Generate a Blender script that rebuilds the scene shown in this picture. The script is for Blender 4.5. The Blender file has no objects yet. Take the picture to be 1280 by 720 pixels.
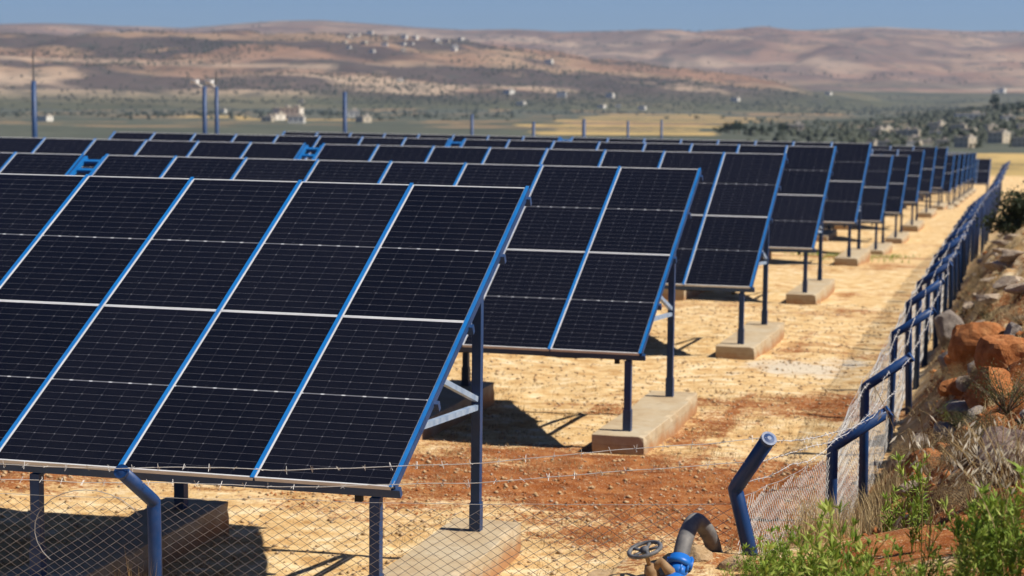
import bpy, math, random
import numpy as np
import bmesh
from mathutils import Vector, Matrix, noise as mnoise

random.seed(7); RS = np.random.RandomState(11)
C = bpy.context.scene
COL = C.collection
rad = math.radians

# ------------------------------------------------------------------ camera
FPX = 2500.0
PIT, YAW, ROL = rad(6.127), rad(15.403), rad(0.337)
Fv = Vector((-math.sin(YAW)*math.cos(PIT), math.cos(YAW)*math.cos(PIT), -math.sin(PIT)))
Rt0 = Vector((math.cos(YAW), math.sin(YAW), 0)); Up0 = Rt0.cross(Fv)
Rv = Rt0*math.cos(ROL) + Up0*math.sin(ROL); Uv = -Rt0*math.sin(ROL) + Up0*math.cos(ROL)
cam = bpy.data.cameras.new('camera'); camo = bpy.data.objects.new('camera', cam); COL.objects.link(camo)
cam.sensor_width = 36; cam.lens = FPX/1280*36; cam.clip_start = 0.1; cam.clip_end = 30000
camo.matrix_world = Matrix(((Rv.x, Uv.x, -Fv.x, 0), (Rv.y, Uv.y, -Fv.y, 0), (Rv.z, Uv.z, -Fv.z, 0), (0, 0, 0, 1)))
cam.dof.use_dof = True; cam.dof.focus_distance = 15.0; cam.dof.aperture_fstop = 2.4
C.camera = camo

# ------------------------------------------------------------------ light
SUN_EL, SUN_AZ = rad(51), rad(4)          # azimuth measured from +X towards +Y
w = bpy.data.worlds.new('World'); C.world = w; w.use_nodes = True
nt = w.node_tree; nt.nodes.clear()
sky = nt.nodes.new('ShaderNodeTexSky'); sky.sky_type = 'NISHITA'; sky.sun_disc = False
sky.sun_elevation = SUN_EL; sky.sun_rotation = math.pi/2 - SUN_AZ
sky.altitude = 1500; sky.air_density = 1.0; sky.dust_density = 0.5; sky.ozone_density = 6.0
bg = nt.nodes.new('ShaderNodeBackground'); bg.inputs['Strength'].default_value = 0.05
wo = nt.nodes.new('ShaderNodeOutputWorld')
tint = nt.nodes.new('ShaderNodeMix'); tint.data_type = 'RGBA'; tint.blend_type = 'MULTIPLY'; tint.inputs[0].default_value = 1
tint.inputs[7].default_value = (.62, .81, 1.13, 1)
nt.links.new(sky.outputs[0], tint.inputs[6]); nt.links.new(tint.outputs[2], bg.inputs[0]); nt.links.new(bg.outputs[0], wo.inputs[0])
sun = bpy.data.lights.new('sun', 'SUN'); sun.energy = 5.0; sun.angle = rad(0.5); sun.color = (1.0, 0.93, 0.82)
so = bpy.data.objects.new('sun', sun); COL.objects.link(so)
sd = Vector((math.cos(SUN_EL)*math.cos(SUN_AZ), math.cos(SUN_EL)*math.sin(SUN_AZ), math.sin(SUN_EL)))
so.rotation_euler = sd.to_track_quat('Z', 'Y').to_euler()
so.location = (30, 0, 40)
C.view_settings.view_transform = 'Standard'; C.view_settings.look = 'None'
C.view_settings.exposure = 0.5; C.view_settings.gamma = 1.0; C.view_settings.use_curve_mapping = False
C.cycles.use_denoising = True; C.cycles.max_bounces = 6; C.cycles.diffuse_bounces = 3
C.cycles.glossy_bounces = 3; C.cycles.volume_bounces = 0; C.cycles.transparent_max_bounces = 16

# ------------------------------------------------------------------ helpers
def tag(o, label=None, cat=None, group=None, kind=None):
    if label: o['label'] = label
    if cat: o['category'] = cat
    if group: o['group'] = group
    if kind: o['kind'] = kind
    return o

def empty(name, loc, label, cat, group=None, rot=(0, 0, 0)):
    o = bpy.data.objects.new(name, None); COL.objects.link(o)
    o.location = loc; o.rotation_euler = rot; o.empty_display_size = 0.2
    return tag(o, label, cat, group)

class MB:
    """collects shapes; build() links them as ONE mesh object"""
    def __init__(s): s.v = []; s.f = []; s.uv = None
    def add(s, vs, fs):
        n = len(s.v); s.v.extend([tuple(p) for p in vs]); s.f.extend([tuple(i+n for i in f) for f in fs]); return s
    def box(s, c, d, M=None):
        x, y, z = d[0]/2, d[1]/2, d[2]/2
        vs = [Vector((sx*x, sy*y, sz*z)) for sx in (-1, 1) for sy in (-1, 1) for sz in (-1, 1)]
        if M is not None: vs = [M @ p for p in vs]
        c = Vector(c)
        return s.add([p+c for p in vs], [(0, 1, 3, 2), (4, 6, 7, 5), (0, 4, 5, 1), (2, 3, 7, 6), (0, 2, 6, 4), (1, 5, 7, 3)])
    def bar(s, a, b, wd, ht, up=(0, 0, 1)):
        """rectangular bar from a to b"""
        a, b = Vector(a), Vector(b); d = (b-a); L = d.length; d.normalize()
        sd_ = d.cross(Vector(up))
        if sd_.length < 1e-4: sd_ = d.cross(Vector((0, 1, 0)))
        sd_.normalize(); u = sd_.cross(d)
        M = Matrix((sd_, d, u)).transposed()
        return s.box((a+b)/2, (wd, L, ht), M)
    def tube(s, pts, r, n=6, cap=True):
        pts = [Vector(p) for p in pts]; k = len(pts); rings = []
        rr = r if isinstance(r, (list, tuple)) else [r]*k
        ref = None; vs = []
        for i, p in enumerate(pts):
            d = (pts[min(i+1, k-1)] - pts[max(i-1, 0)])
            if d.length < 1e-9: d = Vector((0, 0, 1))
            d.normalize()
            if ref is None:
                ref = d.cross(Vector((0, 0, 1)))
                if ref.length < 1e-3: ref = d.cross(Vector((1, 0, 0)))
            ref = (ref - d*ref.dot(d)); ref.normalize(); q = d.cross(ref)
            for j in range(n):
                t = 2*math.pi*j/n
                vs.append(p + (ref*math.cos(t) + q*math.sin(t))*rr[i])
        fs = [(i*n+j, i*n+(j+1) % n, (i+1)*n+(j+1) % n, (i+1)*n+j) for i in range(k-1) for j in range(n)]
        if cap: fs += [tuple(range(n))[::-1], tuple((k-1)*n+j for j in range(n))]
        return s.add(vs, fs)
    def ring(s, c, ax, R, r, n=28, m=8):
        ax = Vector(ax).normalized(); a = ax.cross(Vector((0, 0, 1)));
        if a.length < 1e-3: a = Vector((1, 0, 0))
        a.normalize(); b = ax.cross(a); c = Vector(c); vs = []; fs = []
        for i in range(n):
            t = 2*math.pi*i/n; e = a*math.cos(t)+b*math.sin(t)
            for j in range(m):
                p = 2*math.pi*j/m; vs.append(c+e*(R+r*math.cos(p))+ax*r*math.sin(p))
        for i in range(n):
            for j in range(m):
                fs.append((i*m+j, ((i+1) % n)*m+j, ((i+1) % n)*m+(j+1) % m, i*m+(j+1) % m))
        return s.add(vs, fs)
    def mesh(s, name, mat, smooth=False, bevel=0):
        me = bpy.data.meshes.new(name); me.from_pydata(s.v, [], s.f); me.update()
        if mat: me.materials.append(mat)
        if smooth: me.polygons.foreach_set('use_smooth', [True]*len(me.polygons))
        return me
    def build(s, name, mat, parent=None, smooth=False, loc=None):
        return link(name, s.mesh(name, mat, smooth), parent, loc)

def link(name, me, parent=None, loc=None):
    o = bpy.data.objects.new(name, me); COL.objects.link(o)
    if parent is not None: o.parent = parent
    if loc is not None: o.location = loc
    return o

def np_mesh(name, V, Fq, mat, smooth=True):
    me = bpy.data.meshes.new(name)
    V = np.asarray(V, np.float32); Fq = np.asarray(Fq, np.int32); k = Fq.shape[1]
    me.vertices.add(len(V)); me.vertices.foreach_set('co', V.ravel())
    me.loops.add(Fq.size); me.loops.foreach_set('vertex_index', Fq.ravel())
    me.polygons.add(len(Fq)); me.polygons.foreach_set('loop_start', np.arange(0, Fq.size, k, dtype=np.int32))
    me.polygons.foreach_set('loop_total', np.full(len(Fq), k, np.int32))
    if smooth: me.polygons.foreach_set('use_smooth', np.ones(len(Fq), bool))
    me.update(calc_edges=True)
    if mat: me.materials.append(mat)
    return me

def copy_tree(o, parent=None, skip=()):
    c = o.copy(); COL.objects.link(c)
    if o.name.startswith('purlin') and skip: c.data = SHORT[o.data.name]
    if parent is not None: c.parent = parent
    for ch in KIDS.get(o.name, []):
        if ch.name.split('.')[0] not in skip: copy_tree(ch, c, skip)
    return c
KIDS = {}; SHORT = {}
def index_kids(root):
    def rec(o):
        ks = list(o.children)
        if ks: KIDS[o.name] = ks
        for k in ks: rec(k)
    rec(root)

# numpy value noise
def vnoise(x, y, seed=0):
    x = np.asarray(x, float); y = np.asarray(y, float)
    xi = np.floor(x).astype(np.int64); yi = np.floor(y).astype(np.int64); fx = x-xi; fy = y-yi
    fx = fx*fx*(3-2*fx); fy = fy*fy*(3-2*fy)
    def h(a, b):
        n = (a*374761393 + b*668265263 + seed*974711) & 0x7fffffff
        n = ((n ^ (n >> 13))*1274126177) & 0x7fffffff
        return ((n ^ (n >> 16)) & 0xffff)/65535.0
    return (h(xi, yi)*(1-fx)+h(xi+1, yi)*fx)*(1-fy)+(h(xi, yi+1)*(1-fx)+h(xi+1, yi+1)*fx)*fy
def fbm(x, y, oct=4, seed=0):
    s = 0; a = .5; t = 0
    for i in range(oct):
        s = s+a*vnoise(x*2**i, y*2**i, seed+i); t += a; a *= .5
    return s/t
def sstep(a, b, x):
    t = np.clip((np.asarray(x, float)-a)/(b-a), 0, 1); return t*t*(3-2*t)

# ------------------------------------------------------------------ materials
def mat(name, rough=.6, spec=.3):
    m = bpy.data.materials.new(name); m.use_nodes = True
    t = m.node_tree; b = t.nodes['Principled BSDF']
    b.inputs['Roughness'].default_value = rough; b.inputs['Specular IOR Level'].default_value = spec
    return m, t, b
def nn(t, kind, **kw):
    n = t.nodes.new(kind)
    for k, v in kw.items():
        if k.startswith('i_'): n.inputs[k[2:].replace('_', ' ')].default_value = v
        else: setattr(n, k, v)
    return n
def mth(t, op, a, b=None, c=None, clamp=False):
    n = t.nodes.new('ShaderNodeMath'); n.operation = op; n.use_clamp = clamp
    for i, s in enumerate((a, b, c)):
        if s is None: continue
        if isinstance(s, (int, float)): n.inputs[i].default_value = s
        else: t.links.new(s, n.inputs[i])
    return n.outputs[0]
def mixc(t, fac, a, b, mode='MIX'):
    n = t.nodes.new('ShaderNodeMix'); n.data_type = 'RGBA'; n.blend_type = mode
    for idx, s in ((0, fac), (6, a), (7, b)):
        if isinstance(s, (int, float)): n.inputs[idx].default_value = s
        elif isinstance(s, tuple): n.inputs[idx].default_value = (s[0], s[1], s[2], 1)
        else: t.links.new(s, n.inputs[idx])
    return n.outputs[2]
def ramp(t, src, stops):
    n = t.nodes.new('ShaderNodeValToRGB'); cr = n.color_ramp
    cr.elements[0].position = stops[0][0]; cr.elements[0].color = (*stops[0][1], 1)
    cr.elements[1].position = stops[1][0]; cr.elements[1].color = (*stops[1][1], 1)
    for p, c in stops[2:]:
        e = cr.elements.new(p); e.color = (*c, 1)
    t.links.new(src, n.inputs[0]); return n.outputs[0]
def noise(t, scale, detail=4, rough=.55, vec=None, coord='Object'):
    n = t.nodes.new('ShaderNodeTexNoise'); n.inputs['Scale'].default_value = scale
    n.inputs['Detail'].default_value = detail; n.inputs['Roughness'].default_value = rough
    if vec is None:
        vec = t.nodes.new('ShaderNodeTexCoord').outputs[coord]
    t.links.new(vec, n.inputs['Vector']); return n.outputs['Fac']
def bump(t, b, h, strength=.3, dist=.02):
    n = t.nodes.new('ShaderNodeBump'); n.inputs['Strength'].default_value = strength; n.inputs['Distance'].default_value = dist
    t.links.new(h, n.inputs['Height']); t.links.new(n.outputs[0], b.inputs['Normal'])
def worldpos(t, scale=(1, 1, 1)):
    g = t.nodes.new('ShaderNodeNewGeometry'); m = t.nodes.new('ShaderNodeMapping'); m.inputs['Scale'].default_value = scale
    t.links.new(g.outputs['Position'], m.inputs[0]); return m.outputs[0]

def simple(name, c1, c2, scale, rough=.6, spec=.3, bs=0, bd=.01, metal=0, lo=.35, hi=.65, detail=5):
    m, t, b = mat(name, rough, spec)
    f = noise(t, scale, detail)
    t.links.new(ramp(t, f, [(lo, c1), (hi, c2)]), b.inputs['Base Color'])
    b.inputs['Metallic'].default_value = metal
    if bs: bump(t, b, noise(t, scale*4, 4), bs, bd)
    return m

def paint(name, c1, c2, scale, rough, chip=.70, dust=.25):
    m, t, b = mat(name, rough, .4)
    P = worldpos(t); f = noise(t, scale, 5, .6, P); g = noise(t, scale*7, 5, .7, P); d = noise(t, 1.7, 4, .6, P)
    c = ramp(t, f, [(.32, c1), (.66, c2)])
    c = mixc(t, mth(t, 'MULTIPLY', ramp(t, mth(t, 'MULTIPLY', d, mth(t, 'ADD', .5, g)), [(.45, (0, 0, 0)), (.75, (1, 1, 1))]), dust), c, (.36, .29, .20))
    c = mixc(t, ramp(t, g, [(chip, (0, 0, 0)), (chip+.03, (1, 1, 1))]), c, (.14, .065, .03))
    t.links.new(c, b.inputs['Base Color']); t.links.new(mth(t, 'ADD', rough-.1, mth(t, 'MULTIPLY', g, .3)), b.inputs['Roughness'])
    bump(t, b, g, .08, .003); return m
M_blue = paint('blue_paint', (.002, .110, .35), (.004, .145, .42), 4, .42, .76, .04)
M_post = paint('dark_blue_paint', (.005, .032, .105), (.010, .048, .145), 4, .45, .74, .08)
M_fpost = paint('fence_blue_paint', (.002, .026, .105), (.004, .042, .150), 5, .4, .72, .07)
M_alu = simple('anodised_frame', (.50, .50, .50), (.60, .60, .60), 3, .38, .5)
M_galv = simple('galvanised_wire', (.20, .195, .19), (.35, .34, .325), 9, .5, .5)
M_barb = simple('barbed_wire_zinc', (.42, .41, .39), (.60, .58, .55), 9, .5, .5)
M_rust = simple('rusty_iron', (.20, .11, .05), (.30, .20, .11), 18, .7, .2, .3, .004)
M_iron = simple('weathered_grey_iron', (.07, .075, .085), (.15, .15, .155), 25, .6, .3, .2, .003)
M_pipe = simple('dusty_grey_pipe', (.085, .085, .090), (.18, .17, .16), 14, .65, .3, .2, .003)
M_coup = simple('blue_coupling', (.006, .10, .40), (.012, .14, .50), 10, .4, .4)
M_brace = simple('greyblue_steel', (.18, .25, .36), (.30, .37, .46), 8, .5, .4)
M_cable = simple('black_cable', (.012, .012, .013), (.02, .02, .021), 9, .6, .3)
M_bark = simple('bark', (.09, .065, .045), (.16, .12, .085), 8, .9, .1, .4, .02)

def concrete_mat():
    m, t, b = mat('concrete', .85, .2)
    f = noise(t, 2.2, 6, .65); g = noise(t, 40, 3)
    c = ramp(t, f, [(.3, (.36, .25, .14)), (.5, (.45, .35, .22)), (.72, (.50, .43, .31))])
    c = mixc(t, mth(t, 'MULTIPLY', g, .5), c, (.30, .25, .18))
    sp = t.nodes.new('ShaderNodeSeparateXYZ'); t.links.new(t.nodes.new('ShaderNodeTexCoord').outputs['Object'], sp.inputs[0])
    lo = mth(t, 'ADD', sp.outputs[2], mth(t, 'MULTIPLY', mth(t, 'SUBTRACT', f, .5), .5))
    c = mixc(t, ramp(t, lo, [(.0, (.75, .75, .75)), (.17, (0, 0, 0))]), c, (.34, .15, .055))      # soil splashed up the sides
    bd = mth(t, 'LESS_THAN', mth(t, 'ABSOLUTE', mth(t, 'SUBTRACT', sp.outputs[2], .125)), .004)    # board joint of the formwork
    c = mixc(t, mth(t, 'MULTIPLY', bd, .5), c, (.22, .16, .10))
    st_ = ramp(t, noise(t, 5, 5, .7), [(.56, (0, 0, 0)), (.66, (1, 1, 1))]); c = mixc(t, mth(t, 'MULTIPLY', st_, .45), c, (.27, .20, .13))
    t.links.new(c, b.inputs['Base Color']); bump(t, b, g, .4, .01); return m
M_conc = concrete_mat()

def cell_mat():
    m, t, b = mat('solar_cells', .22, .24)
    uv = t.nodes.new('ShaderNodeUVMap').outputs[0]
    sp = t.nodes.new('ShaderNodeSeparateXYZ'); t.links.new(uv, sp.inputs[0])
    u, v = sp.outputs[0], sp.outputs[1]
    # distances (metres) to the nearest column line, row line, middle strip
    def edge(x, n, size):
        f = mth(t, 'FRACT', mth(t, 'MULTIPLY', x, float(n)))
        return mth(t, 'MULTIPLY', mth(t, 'SUBTRACT', .5, mth(t, 'ABSOLUTE', mth(t, 'SUBTRACT', f, .5))), size)
    du = edge(u, 6, 1.09/6); dv = edge(v, 24, 2.23/24); dv2 = edge(v, 12, 2.23/12)
    mid = mth(t, 'LESS_THAN', mth(t, 'ABSOLUTE', mth(t, 'SUBTRACT', v, .5)), .0030)
    lu = mth(t, 'LESS_THAN', du, .0012); lv = mth(t, 'LESS_THAN', dv, .0013)
    dot = mth(t, 'LESS_THAN', mth(t, 'ADD', du, dv2), .010)
    mdot = mth(t, 'MULTIPLY', mid, mth(t, 'LESS_THAN', du, .016))
    oi = t.nodes.new('ShaderNodeObjectInfo').outputs['Random']
    n1 = noise(t, 1.3, 4, .6); n2 = noise(t, 9, 4, .6)
    base = ramp(t, oi, [(0, (.0020, .0026, .0058)), (1, (.0042, .0048, .0088))])
    base = mixc(t, mth(t, 'MULTIPLY', mth(t, 'MULTIPLY', n1, n2), .025), base, (.30, .25, .20))   # dust
    c = mixc(t, mth(t, 'MULTIPLY', lv, .46), base, (.20, .19, .20))
    c = mixc(t, mth(t, 'MULTIPLY', lu, .18), c, (.16, .16, .18))
    c = mixc(t, mth(t, 'MULTIPLY', dot, .15), c, (.45, .45, .47))
    c = mixc(t, mth(t, 'MULTIPLY', mid, .40), c, (.32, .32, .34))
    c = mixc(t, mth(t, 'MULTIPLY', mdot, .7), c, (.65, .65, .66))
    t.links.new(c, b.inputs['Base Color'])
    r = mth(t, 'ADD', .16, mth(t, 'MULTIPLY', n2, .16)); t.links.new(r, b.inputs['Roughness'])
    return m
M_cell = cell_mat()

def ground_mat():
    m, t, b = mat('site_ground', .95, .08)
    P = worldpos(t)
    at = t.nodes.new('ShaderNodeAttribute'); at.attribute_name = 'soil'; sr = t.nodes.new('ShaderNodeSeparateColor'); t.links.new(at.outputs['Color'], sr.inputs[0])
    n1 = noise(t, 3.2, 6, .65, P); n2 = noise(t, 16, 5, .7, P); n3 = noise(t, 60, 3, .7, P)
    tan = ramp(t, n1, [(.27, (.34, .18, .065)), (.40, (.51, .315, .13)), (.53, (.63, .445, .22)), (.66, (.72, .59, .38))])
    red = ramp(t, n1, [(.30, (.13, .036, .009)), (.48, (.24, .072, .018)), (.70, (.40, .17, .055))])
    n0 = noise(t, 1.1, 5, .7, worldpos(t, (.5, 1.3, 1)))
    f = mth(t, 'ADD', sr.outputs[0], mth(t, 'MULTIPLY', mth(t, 'SUBTRACT', n0, .5), 2.3))
    f = mth(t, 'ADD', f, mth(t, 'MULTIPLY', mth(t, 'SUBTRACT', n2, .5), 2.7))
    rf = ramp(t, f, [(.38, (0, 0, 0)), (.72, (1, 1, 1))])
    c = mixc(t, rf, tan, red)
    spk = ramp(t, n2, [(.60, (0, 0, 0)), (.68, (1, 1, 1))])
    c = mixc(t, mth(t, 'MULTIPLY', spk, .8), c, (.70, .58, .38))                # pale chips
    dk = ramp(t, n3, [(.32, (1, 1, 1)), (.42, (0, 0, 0))])
    bl = ramp(t, n3, [(.58, (0, 0, 0)), (.68, (1, 1, 1))]); c = mixc(t, mth(t, 'MULTIPLY', bl, .5), c, (.74, .60, .38))
    c = mixc(t, mth(t, 'MULTIPLY', dk, .7), c, (.17, .085, .035))                  # dark clods
    gr = ramp(t, mth(t, 'ADD', sr.outputs[1], mth(t, 'MULTIPLY', mth(t, 'SUBTRACT', n2, .5), .8)), [(.45, (0, 0, 0)), (.7, (1, 1, 1))])
    c = mixc(t, mth(t, 'MULTIPLY', gr, .6), c, (.19, .17, .055))                  # thin green cover
    pl = ramp(t, mth(t, 'ADD', sr.outputs[2], mth(t, 'MULTIPLY', mth(t, 'SUBTRACT', n1, .5), .7)), [(.4, (0, 0, 0)), (.65, (1, 1, 1))])
    c = mixc(t, mth(t, 'MULTIPLY', pl, .8), c, (.56, .50, .40))                   # spilt cement, pale dust
    t.links.new(c, b.inputs['Base Color'])
    hb = mth(t, 'ADD', mth(t, 'MULTIPLY', n2, .6), mth(t, 'MULTIPLY', n3, .4)); bump(t, b, hb, .7, .035)
    return m
M_ground = ground_mat()

def far_mat(name, s1, s2, amt):
    m, t, b = mat(name, 1.0, .02)
    at = t.nodes.new('ShaderNodeAttribute'); at.attribute_name = 'soil'
    n1 = noise(t, s1, 6, .65, worldpos(t)); n2 = noise(t, s2, 4, .7, worldpos(t))
    k = ramp(t, n1, [(.3, (.60, .62, .64)), (.5, (1, 1, 1)), (.7, (1.0, .97, .94))])
    c = mixc(t, amt, at.outputs['Color'], k, 'MULTIPLY')
    dk = ramp(t, n2, [(.38, (1, 1, 1)), (.48, (0, 0, 0))])
    c = mixc(t, mth(t, 'MULTIPLY', dk, .6), c, (.065, .066, .055))
    t.links.new(c, b.inputs['Base Color']); return m
M_valley = far_mat('valley_fields', .02, .09, .8)
M_hill = far_mat('hill_slopes', .006, .022, .9)

def leaf_mat(name, c1, c2, c3, scale=7):
    m, t, b = mat(name, .6, .2)
    f = noise(t, scale, 3)
    oi = t.nodes.new('ShaderNodeObjectInfo').outputs['Random']
    c = ramp(t, mth(t, 'ADD', f, mth(t, 'MULTIPLY', mth(t, 'SUBTRACT', oi, .5), .2)), [(.32, c1), (.5, c2), (.68, c3)])
    t.links.new(c, b.inputs['Base Color'])
    tr = t.nodes.new('ShaderNodeBsdfTranslucent'); t.links.new(c, tr.inputs[0])
    mx = t.nodes.new('ShaderNodeMixShader'); mx.inputs[0].default_value = .3
    t.links.new(b.outputs[0], mx.inputs[1]); t.links.new(tr.outputs[0], mx.inputs[2])
    t.links.new(mx.outputs[0], t.nodes['Material Output'].inputs[0]); return m
M_weed = leaf_mat('weed_leaves', (.09, .15, .015), (.22, .32, .04), (.42, .46, .11))
M_olive = leaf_mat('shrub_leaves', (.035, .055, .018), (.07, .095, .03), (.14, .15, .06))
M_dry = leaf_mat('dry_grass', (.25, .165, .07), (.39, .28, .13), (.54, .43, .24), 3)
M_brush = leaf_mat('dry_brush', (.22, .15, .07), (.36, .26, .13), (.48, .38, .21), 3)
M_seed = leaf_mat('oat_heads', (.55, .49, .36), (.70, .64, .50), (.80, .74, .6), 3)
M_tree = leaf_mat('far_tree_leaves', (.018, .032, .016), (.035, .05, .024), (.06, .075, .035), .6)
M_grove = leaf_mat('grove_leaves', (.032, .041, .030), (.050, .060, .042), (.078, .088, .056), .05)

def rock_mat(name, a, bb, c):
    m, t, b = mat(name, .9, .15)
    n1 = noise(t, 3.5, 6, .65); n2 = noise(t, 22, 4, .7)
    col = ramp(t, n1, [(.3, a), (.5, bb), (.7, c)])
    col = mixc(t, mth(t, 'MULTIPLY', n2, .45), col, a)
    t.links.new(col, b.inputs['Base Color']); bump(t, b, mth(t, 'ADD', n1, mth(t, 'MULTIPLY', n2, .4)), .7, .05); return m
M_rock_o = rock_mat('orange_rock', (.20, .07, .022), (.40, .15, .05), (.52, .25, .10))
M_rock_g = rock_mat('grey_rock', (.16, .135, .12), (.27, .23, .20), (.38, .33, .28))
M_rock_p = rock_mat('pale_limestone', (.28, .20, .135), (.42, .33, .24), (.56, .47, .37))
M_rock_b = rock_mat('brown_rock', (.10, .068, .055), (.17, .12, .10), (.26, .20, .17))
M_rock_t = rock_mat('tan_rock', (.34, .22, .11), (.50, .35, .20), (.58, .44, .28))

# ------------------------------------------------------------------ layout
T = rad(28); P = 1.173; LEN = 4.576; H0 = 1.28; GAP = .42; NC = 8
ROWS = [(-5.029, 14.692, -3.247), (-5.084, 24.514, -3.504), (-5.158, 34.233, -3.649), (-5.386, 44.950, -3.873), (-5.743, 57.966, -4.211),
        (-6.14, 71.0, -5.087), (-6.31, 81.7, -5.496), (-6.25, 89.8, -5.562), (-6.45, 102.3, -5.821), (-6.64, 115.7, -6.32)]
for i in range(6):
    ROWS.append((-6.83-.17*i, 127.5+10.6*i, -7.2-.36*i))
ROWS.append((-6.7, 190.0, -9.9))

GY = [3, 13.5] + [r[1]+1.2 for r in ROWS] + [215, 350, 500, 800, 1800, 2400]
GZ = [-4.4, -4.42] + [r[2]-H0 for r in ROWS] + [-11.3, -13.2, -18, -24, -38, -46]
GZ[2] = -4.50
def depth_xs(x, y):
    D = -x*math.sin(YAW)*1.0 + y*math.cos(YAW); D = np.maximum(D, .5)
    lat = x*math.cos(YAW)+y*math.sin(YAW)
    return D, 640+2500*lat/D
def Xfence(y): return -1.55-.017*np.asarray(y, float)

def HT(x, y):
    x = np.asarray(x, float); y = np.asarray(y, float)
    D, xs = depth_xs(x, y)
    near = D < 240
    yy = np.where(D < 175, y, y+(D-y)*sstep(175, 240, D))
    G = np.interp(yy, GY, GZ)
    xf = Xfence(y); d = x-xf
    nb = fbm(x*1.1+9, y*1.1, 4, 5)-.5; nf = fbm(x*4.1, y*4.1, 3, 8)-.5
    A = np.interp(y, [12, 40, 55, 75, 100, 130, 160], [1, 1.08, 1.0, .6, .32, .2, .0])
    bank = A*np.interp(d, [-.3, 0, .45, 1, 1.6, 3, 8, 30], [0, .05, .5, 1.12, 1.55, 1.95, 2.4, 2.8])
    bank = bank+A*sstep(.15, .8, d)*(nb*.75+nf*.22)
    foot = np.interp(x, [-8, -4.2, -3.3, -2.75, -1.5, 0, 2], [-4.45, -4.4, -4.0, -3.22, -3.15, -2.85, -2.6])+nb*.12
    zin = np.maximum(bank, (foot-G)*(1-sstep(12.9, np.where(d > 0, 18.5, 14.6), y)))
    z = G+np.where(y > 12.9, zin, foot-G)
    t = np.interp((D-4.5)/(12.4-4.5), [0, .25, .5, .8, 1], [0, .36, .70, .93, 1])
    zc = -1.72+(foot+1.72)*t
    z = np.where(y <= 12.9, zc, z)
    # small relief on the site
    z = z+np.where(near, (fbm(x*.5, y*.5, 3, 2)-.5)*.10+(fbm(x*2.3, y*2.3, 3, 3)-.5)*.05, 0)
    # grove rise on the right
    yc = np.interp(xs, [850, 950, 1050, 1150, 1280, 1600, 2400], [158, 155, 149, 141, 126, 112, 105])
    zc9 = (92-yc)/2500*1400
    plain9 = np.interp(1400, GY, GZ)
    bumpw = np.interp(D, [420, 520, 800, 1400, 1500, 2000], [0, .04, .35, 1, 1, 0])
    z = z+np.where(D > 300, np.maximum(zc9-plain9, 0)*bumpw, 0)
    z = z+np.where(D > 300, (fbm(x*.006, y*.006, 3, 21)-.5)*4*sstep(300, 700, D), 0)
    # hill A
    yA = np.interp(xs, [-1500, 0, 120, 300, 450, 560, 700, 850, 950, 1040, 1130, 1300, 2500], [30, 38, 38, 42, 46, 52, 66, 88, 105, 119, 128, 131, 131])
    zA = (92-yA)/2500*3400
    z0 = np.interp(D, GY, GZ)
    sA = np.interp(D, [2350, 2500, 2750, 3050, 3400, 3800, 4300], [0, .10, .38, .72, 1, .85, .55])
    nA = fbm(x*.0022, y*.0022, 5, 31)-.5+.35*(np.abs(fbm(x*.006, y*.006, 4, 33)-.5)*2-.3)
    # hill B
    yB = np.interp(xs, [-1500, 0, 80, 150, 230, 300, 350, 400, 460, 520, 580, 640, 700, 760, 800, 850, 900, 950, 1000, 1050, 1100, 1150, 1200, 1280, 2500],
                   [30, 34, 33, 36, 38, 33, 29, 28, 32, 36, 39, 38, 41, 39, 38, 40, 40, 37, 37, 34, 32, 34, 36, 36, 30])
    zB = (92-yB)/2500*6500
    sB = np.interp(D, [3500, 4200, 4800, 5600, 6500, 9000], [0, .15, .40, .74, 1, .6])
    nB = fbm(x*.0012+3, y*.0012, 5, 41)-.5+.5*(np.abs(fbm(x*.0028, y*.0028, 4, 43)-.5)*2-.3)
    far = np.maximum(z0+(zA-z0)*sA+nA*46*sstep(2400, 2900, D), z0+(zB-z0)*sB+nB*110*sstep(3600, 5000, D)*(1-.93*sstep(5300, 6300, D)))
    return np.where(D > 2350, far, z)
def hz(x, y): return float(HT(np.array([x]), np.array([y]))[0])

# ------------------------------------------------------------------ terrain
AZ = np.radians(np.linspace(-42, 42, 760))
def polar(name, rs, m, colour, kind_label):
    A, Rr = np.meshgrid(AZ, rs)
    a = A-YAW
    x = Rr*np.sin(a); y = Rr*np.cos(a)
    z = HT(x, y)
    V = np.stack([x, y, z], -1).reshape(-1, 3); nr, na = x.shape
    i = (np.arange(nr-1)[:, None]*na+np.arange(na-1)[None]).ravel()
    Fq = np.stack([i, i+1, i+na+1, i+na], -1)
    me = np_mesh(name, V, Fq, m)
    ca = me.color_attributes.new('soil', 'FLOAT_COLOR', 'POINT')
    rgb = colour(x, y, z).reshape(-1, 3)
    ca.data.foreach_set('color', np.concatenate([rgb, np.ones((len(rgb), 1))], 1).astype(np.float32).ravel())
    o = link(name, me); o['kind'] = 'structure'; return o

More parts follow.
